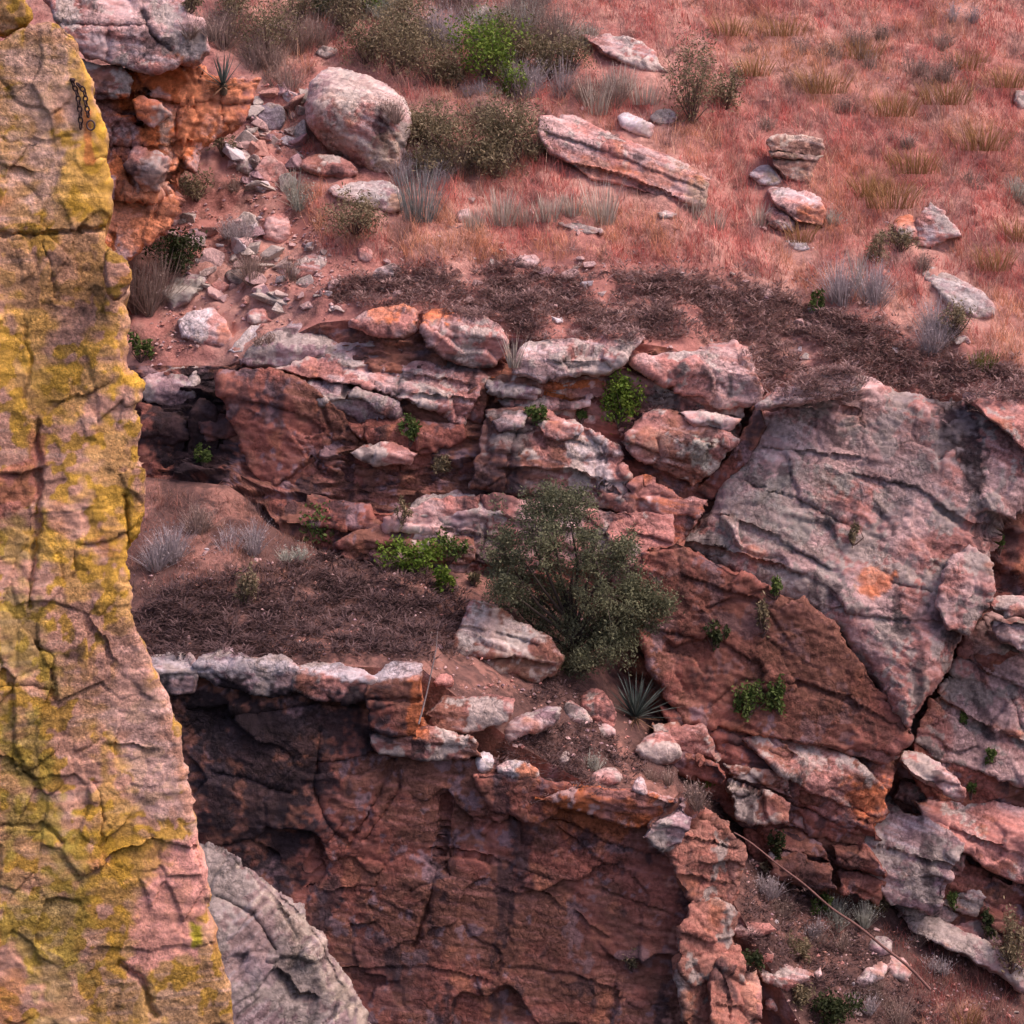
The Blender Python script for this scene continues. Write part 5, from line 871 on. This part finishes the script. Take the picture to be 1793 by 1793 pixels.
# ------------------------------------------------------------------ ground cover (uncountable)
def roots(poly, n, names, rep=1, jit=0., seed=1):
    r = np.random.default_rng(seed); P = []; N = []
    for (u, v) in in_poly(poly, n, r):
        p, nn, nm = hit(u, v, 23.)
        if nm.startswith(names): P.append(p); N.append(nn)
    P = np.array(P); N = np.array(N)
    if rep > 1:
        P = np.repeat(P, rep, 0); N = np.repeat(N, rep, 0); j = r.normal(size=(len(P), 2))*jit; P[:, :2] += j; P[:, 2] -= (N[:, 0]*j[:, 0]+N[:, 1]*j[:, 1])/np.maximum(N[:, 2], .35)
    return P
def grassfield(name, poly, n, lmin, lmax, pal, label, names, wid=.008, seed=3):
    P = roots(poly, n//8, names, 8, .045, seed); uv = proj(P); gone = np.zeros(len(P), bool)
    for ol in OUTL:
        near = (uv > ol.min(0)-5).all(1) & (uv < ol.max(0)+[5, 40]).all(1); ii = np.where(near)[0]
        if len(ii):
            for dy in (6, 16, 26): gone[ii] |= inside(uv[ii]-[0, dy], ol)
    keep8 = ~(gone.reshape(-1, 8).mean(1) > .4); P = P.reshape(-1, 8, 3)[keep8].reshape(-1, 3); r = np.random.default_rng(seed); N = len(P); k = N//8
    a = fbm(P*.8+4, 3); b = fbm(P*2.7+9, 2); c = np.tile(pal[0], (N, 1)); c = mix(c, pal[1], ss(-.05, .5, a+.4*b)); c = mix(c, pal[2], ss(.15, .7, b-.4*a)); c = mix(c, pal[3], np.repeat(r.random(k) < .16, 8)*.8)
    c *= np.repeat(r.uniform(.6, 1.35, (k, 1)), 8, 0)*r.uniform(.8, 1.2, (N, 1)); P[:, 2] -= .02
    L = (lmin+(lmax-lmin)*r.random(N))*(1+.6*b).clip(.5, 1.6)*np.repeat(r.uniform(.6, 1.3, k), 8)
    o = mk(name, *blades(P, r.uniform(0, 6.28, N), np.abs(r.normal(size=N))*.45, L, np.full(N, wid)*r.uniform(.6, 1.3, N), r.uniform(0, .5, N), c, 2), M_LEAF, None, smooth=False)
    o['kind'] = 'stuff'; o['label'] = label; o['category'] = 'grass'; return o
GP = [[.63, .21, .18], [.68, .36, .22], [.50, .33, .30], [.68, .50, .37]]
grassfield('dry_grass', [(380, -40), (2300, -40), (2300, 700), (1793, 660), (1600, 560), (1300, 480), (1000, 450), (700, 470), (560, 440), (500, 200), (420, 60)], 150000, .12, .34, GP, 'pinkish dry grass covering the slope', ('hillside', 'hill_beyond'))
grassfield('red_grass', [(1540, 1620), (1640, 1640), (1760, 1720), (1900, 1850), (1620, 1850), (1600, 1720)], 5000, .08, .20, [[.34, .10, .09], [.40, .17, .12], [.26, .13, .11], [.42, .26, .18]], 'short red grass on the gully floor', ('ledge_ground',), seed=5)
grassfield('ledge_grass', [(-200, 780), (250, 850), (480, 880), (570, 970), (560, 1010), (420, 1030), (250, 1050), (-200, 1000)], 12000, .06, .18, [[.30, .14, .11], [.36, .20, .13], [.22, .15, .14], [.36, .27, .22]], 'thin dry grass at the back of the ledge', ('ledge_ground',), seed=6)
def gravel(name, regions, label, names, seed=31):
    r = np.random.default_rng(seed); Vs = []; Fs = []; Cs = []; o = 0
    base = np.array([[1, 0, 0], [-1, 0, 0], [0, 1, 0], [0, -1, 0], [0, 0, 1], [0, 0, -1]], float); ff = np.array([[0, 2, 4], [2, 1, 4], [1, 3, 4], [3, 0, 4], [2, 0, 5], [1, 2, 5], [3, 1, 5], [0, 3, 5]])
    for poly, n, s0, s1 in regions:
        for p in roots(poly, n, names, 3, .07, seed+n):
            s = s0+(s1-s0)*r.random()**2; a = r.uniform(0, 6.28); v = base*r.uniform(.6, 1.2, (6, 1))*np.array([1, .8, .6])*s; v = np.stack([v[:, 0]*math.cos(a)-v[:, 1]*math.sin(a), v[:, 0]*math.sin(a)+v[:, 1]*math.cos(a), v[:, 2]+v[:, 0]*r.uniform(-.4, .4)], 1)
            Vs.append(p+v); Fs.append(ff+o); o += 6; Cs.append(np.tile([PALE, PINK*1.1, PALE*.8, [.46, .25, .2], PURPLE*1.5][r.integers(0, 5)], (6, 1))*r.uniform(.7, 1.15))
    ob = mk(name, np.concatenate(Vs), np.concatenate(Fs), np.concatenate(Cs), M_ROCK, None, smooth=False); ob['kind'] = 'stuff'; ob['label'] = label; ob['category'] = 'gravel'
gravel('gravel', [([(430, 120), (540, 140), (530, 330), (440, 350), (400, 300)], 260, .015, .06), ([(300, 360), (520, 340), (600, 440), (620, 540), (420, 600), (250, 640), (300, 440)], 420, .015, .055), ([(560, 430), (900, 430), (1400, 480), (1750, 640), (1500, 680), (900, 590), (560, 540)], 420, .012, .05),
       ([(240, 950), (600, 960), (860, 1060), (900, 1200), (760, 1160), (260, 1150)], 260, .01, .04), ([(760, 1180), (1000, 1200), (1130, 1280), (1180, 1390), (900, 1330)], 160, .012, .05), ([(1290, 1470), (1420, 1540), (1793, 1720), (1793, 1793), (1330, 1793)], 380, .012, .045)], 'pinkish gravel and broken chips between the larger stones', ('hillside', 'ledge_ground'))
def mats(name, regions, label, names, seed=11, pal=([.20, .125, .12], [.46, .33, .30])):
    r = np.random.default_rng(seed); ms = []
    for poly, n, s0, s1 in regions:
        P = roots(poly, n, names, 2, .06, seed+n)
        if not len(P): continue
        keep = fbm(P*1.1+seed, 3)+.5*fbm(P*4, 2)+.7*r.random(len(P)) > -.1; P = P[keep]
        for p in P:
            s = r.uniform(s0, s1); k = int(12*s/.1); c = np.array(pal[0])+(np.array(pal[1])-pal[0])*(r.random((k, 1))*.7+.3*r.random())
            q = r.normal(size=(k, 3)); q /= np.linalg.norm(q, axis=1)[:, None]; q[:, 2] = np.abs(q[:, 2]); rt = p+q*np.array([s*.75, s*.75, s*.45])*r.random((k, 1))**.33
            ms.append((rt, q, s, c))
    rt = np.concatenate([x[0] for x in ms]); q = np.concatenate([x[1] for x in ms]); s = np.concatenate([np.full(len(x[0]), x[2]) for x in ms]); c = np.concatenate([x[3] for x in ms]); n = len(rt)
    o = mk(name, *blades(rt, np.arctan2(q[:, 1], q[:, 0])+r.normal(size=n)*.6, r.uniform(.3, 1.4, n), s*r.uniform(.45, .8, n), np.full(n, .020)*r.uniform(.7, 1.4, n), r.uniform(.2, .8, n), c, 2, 1.35), M_LEAF, None, smooth=False)
    o['kind'] = 'stuff'; o['label'] = label; o['category'] = 'ground cover'; print(name, n)
band = [(560, 500), (700, 470), (900, 470), (1150, 480), (1320, 500), (1500, 560), (1650, 620), (1850, 660), (1950, 700), (1500, 700), (1330, 690), (1310, 600), (1150, 590), (900, 600), (870, 560), (740, 540), (600, 530)]
mats('matted_moss', [(band, 2900, .07, .17), ], 'brown curled moss mats on the slope edge and ledge', ('hillside', 'ledge_ground', 'rock_face', 'rock_block'))
mats('mound_moss', [([(-250, 940), (200, 940), (240, 1060), (200, 1140), (-250, 1130)], 420, .06, .18), ([(250, 1060), (420, 1000), (560, 975), (700, 990), (860, 1060), (800, 1100), (780, 1150), (500, 1150), (250, 1150)], 950, .06, .19), ([(870, 1300), (930, 1270), (1030, 1275), (1090, 1300), (1130, 1340), (1090, 1390), (1000, 1380), (860, 1350)], 300, .05, .12), ([(1200, 1380), (1290, 1440), (1330, 1470), (1280, 1440)], 60, .05, .1), ([(1300, 1560), (1420, 1540), (1480, 1700), (1420, 1793), (1380, 1700), (1300, 1640)], 420, .05, .12), ([(1420, 1560), (1560, 1640), (1600, 1740), (1660, 1793), (1440, 1793), (1480, 1690)], 260, .05, .11), ([(1110, 680), (1200, 700), (1290, 720), (1130, 720)], 60, .05, .09), ([(1750, 1000), (1793, 1000), (1793, 1040), (1740, 1045)], 40, .05, .1), ([(950, 1185), (1000, 1190), (1010, 1220), (920, 1230)], 40, .05, .1)],
     'dark brown moss on the cliff brow, in the gully and in cliff clefts', ('hillside', 'ledge_ground', 'rock_face', 'rock_block'), seed=21, pal=([.065, .042, .043], [.20, .135, .13]))
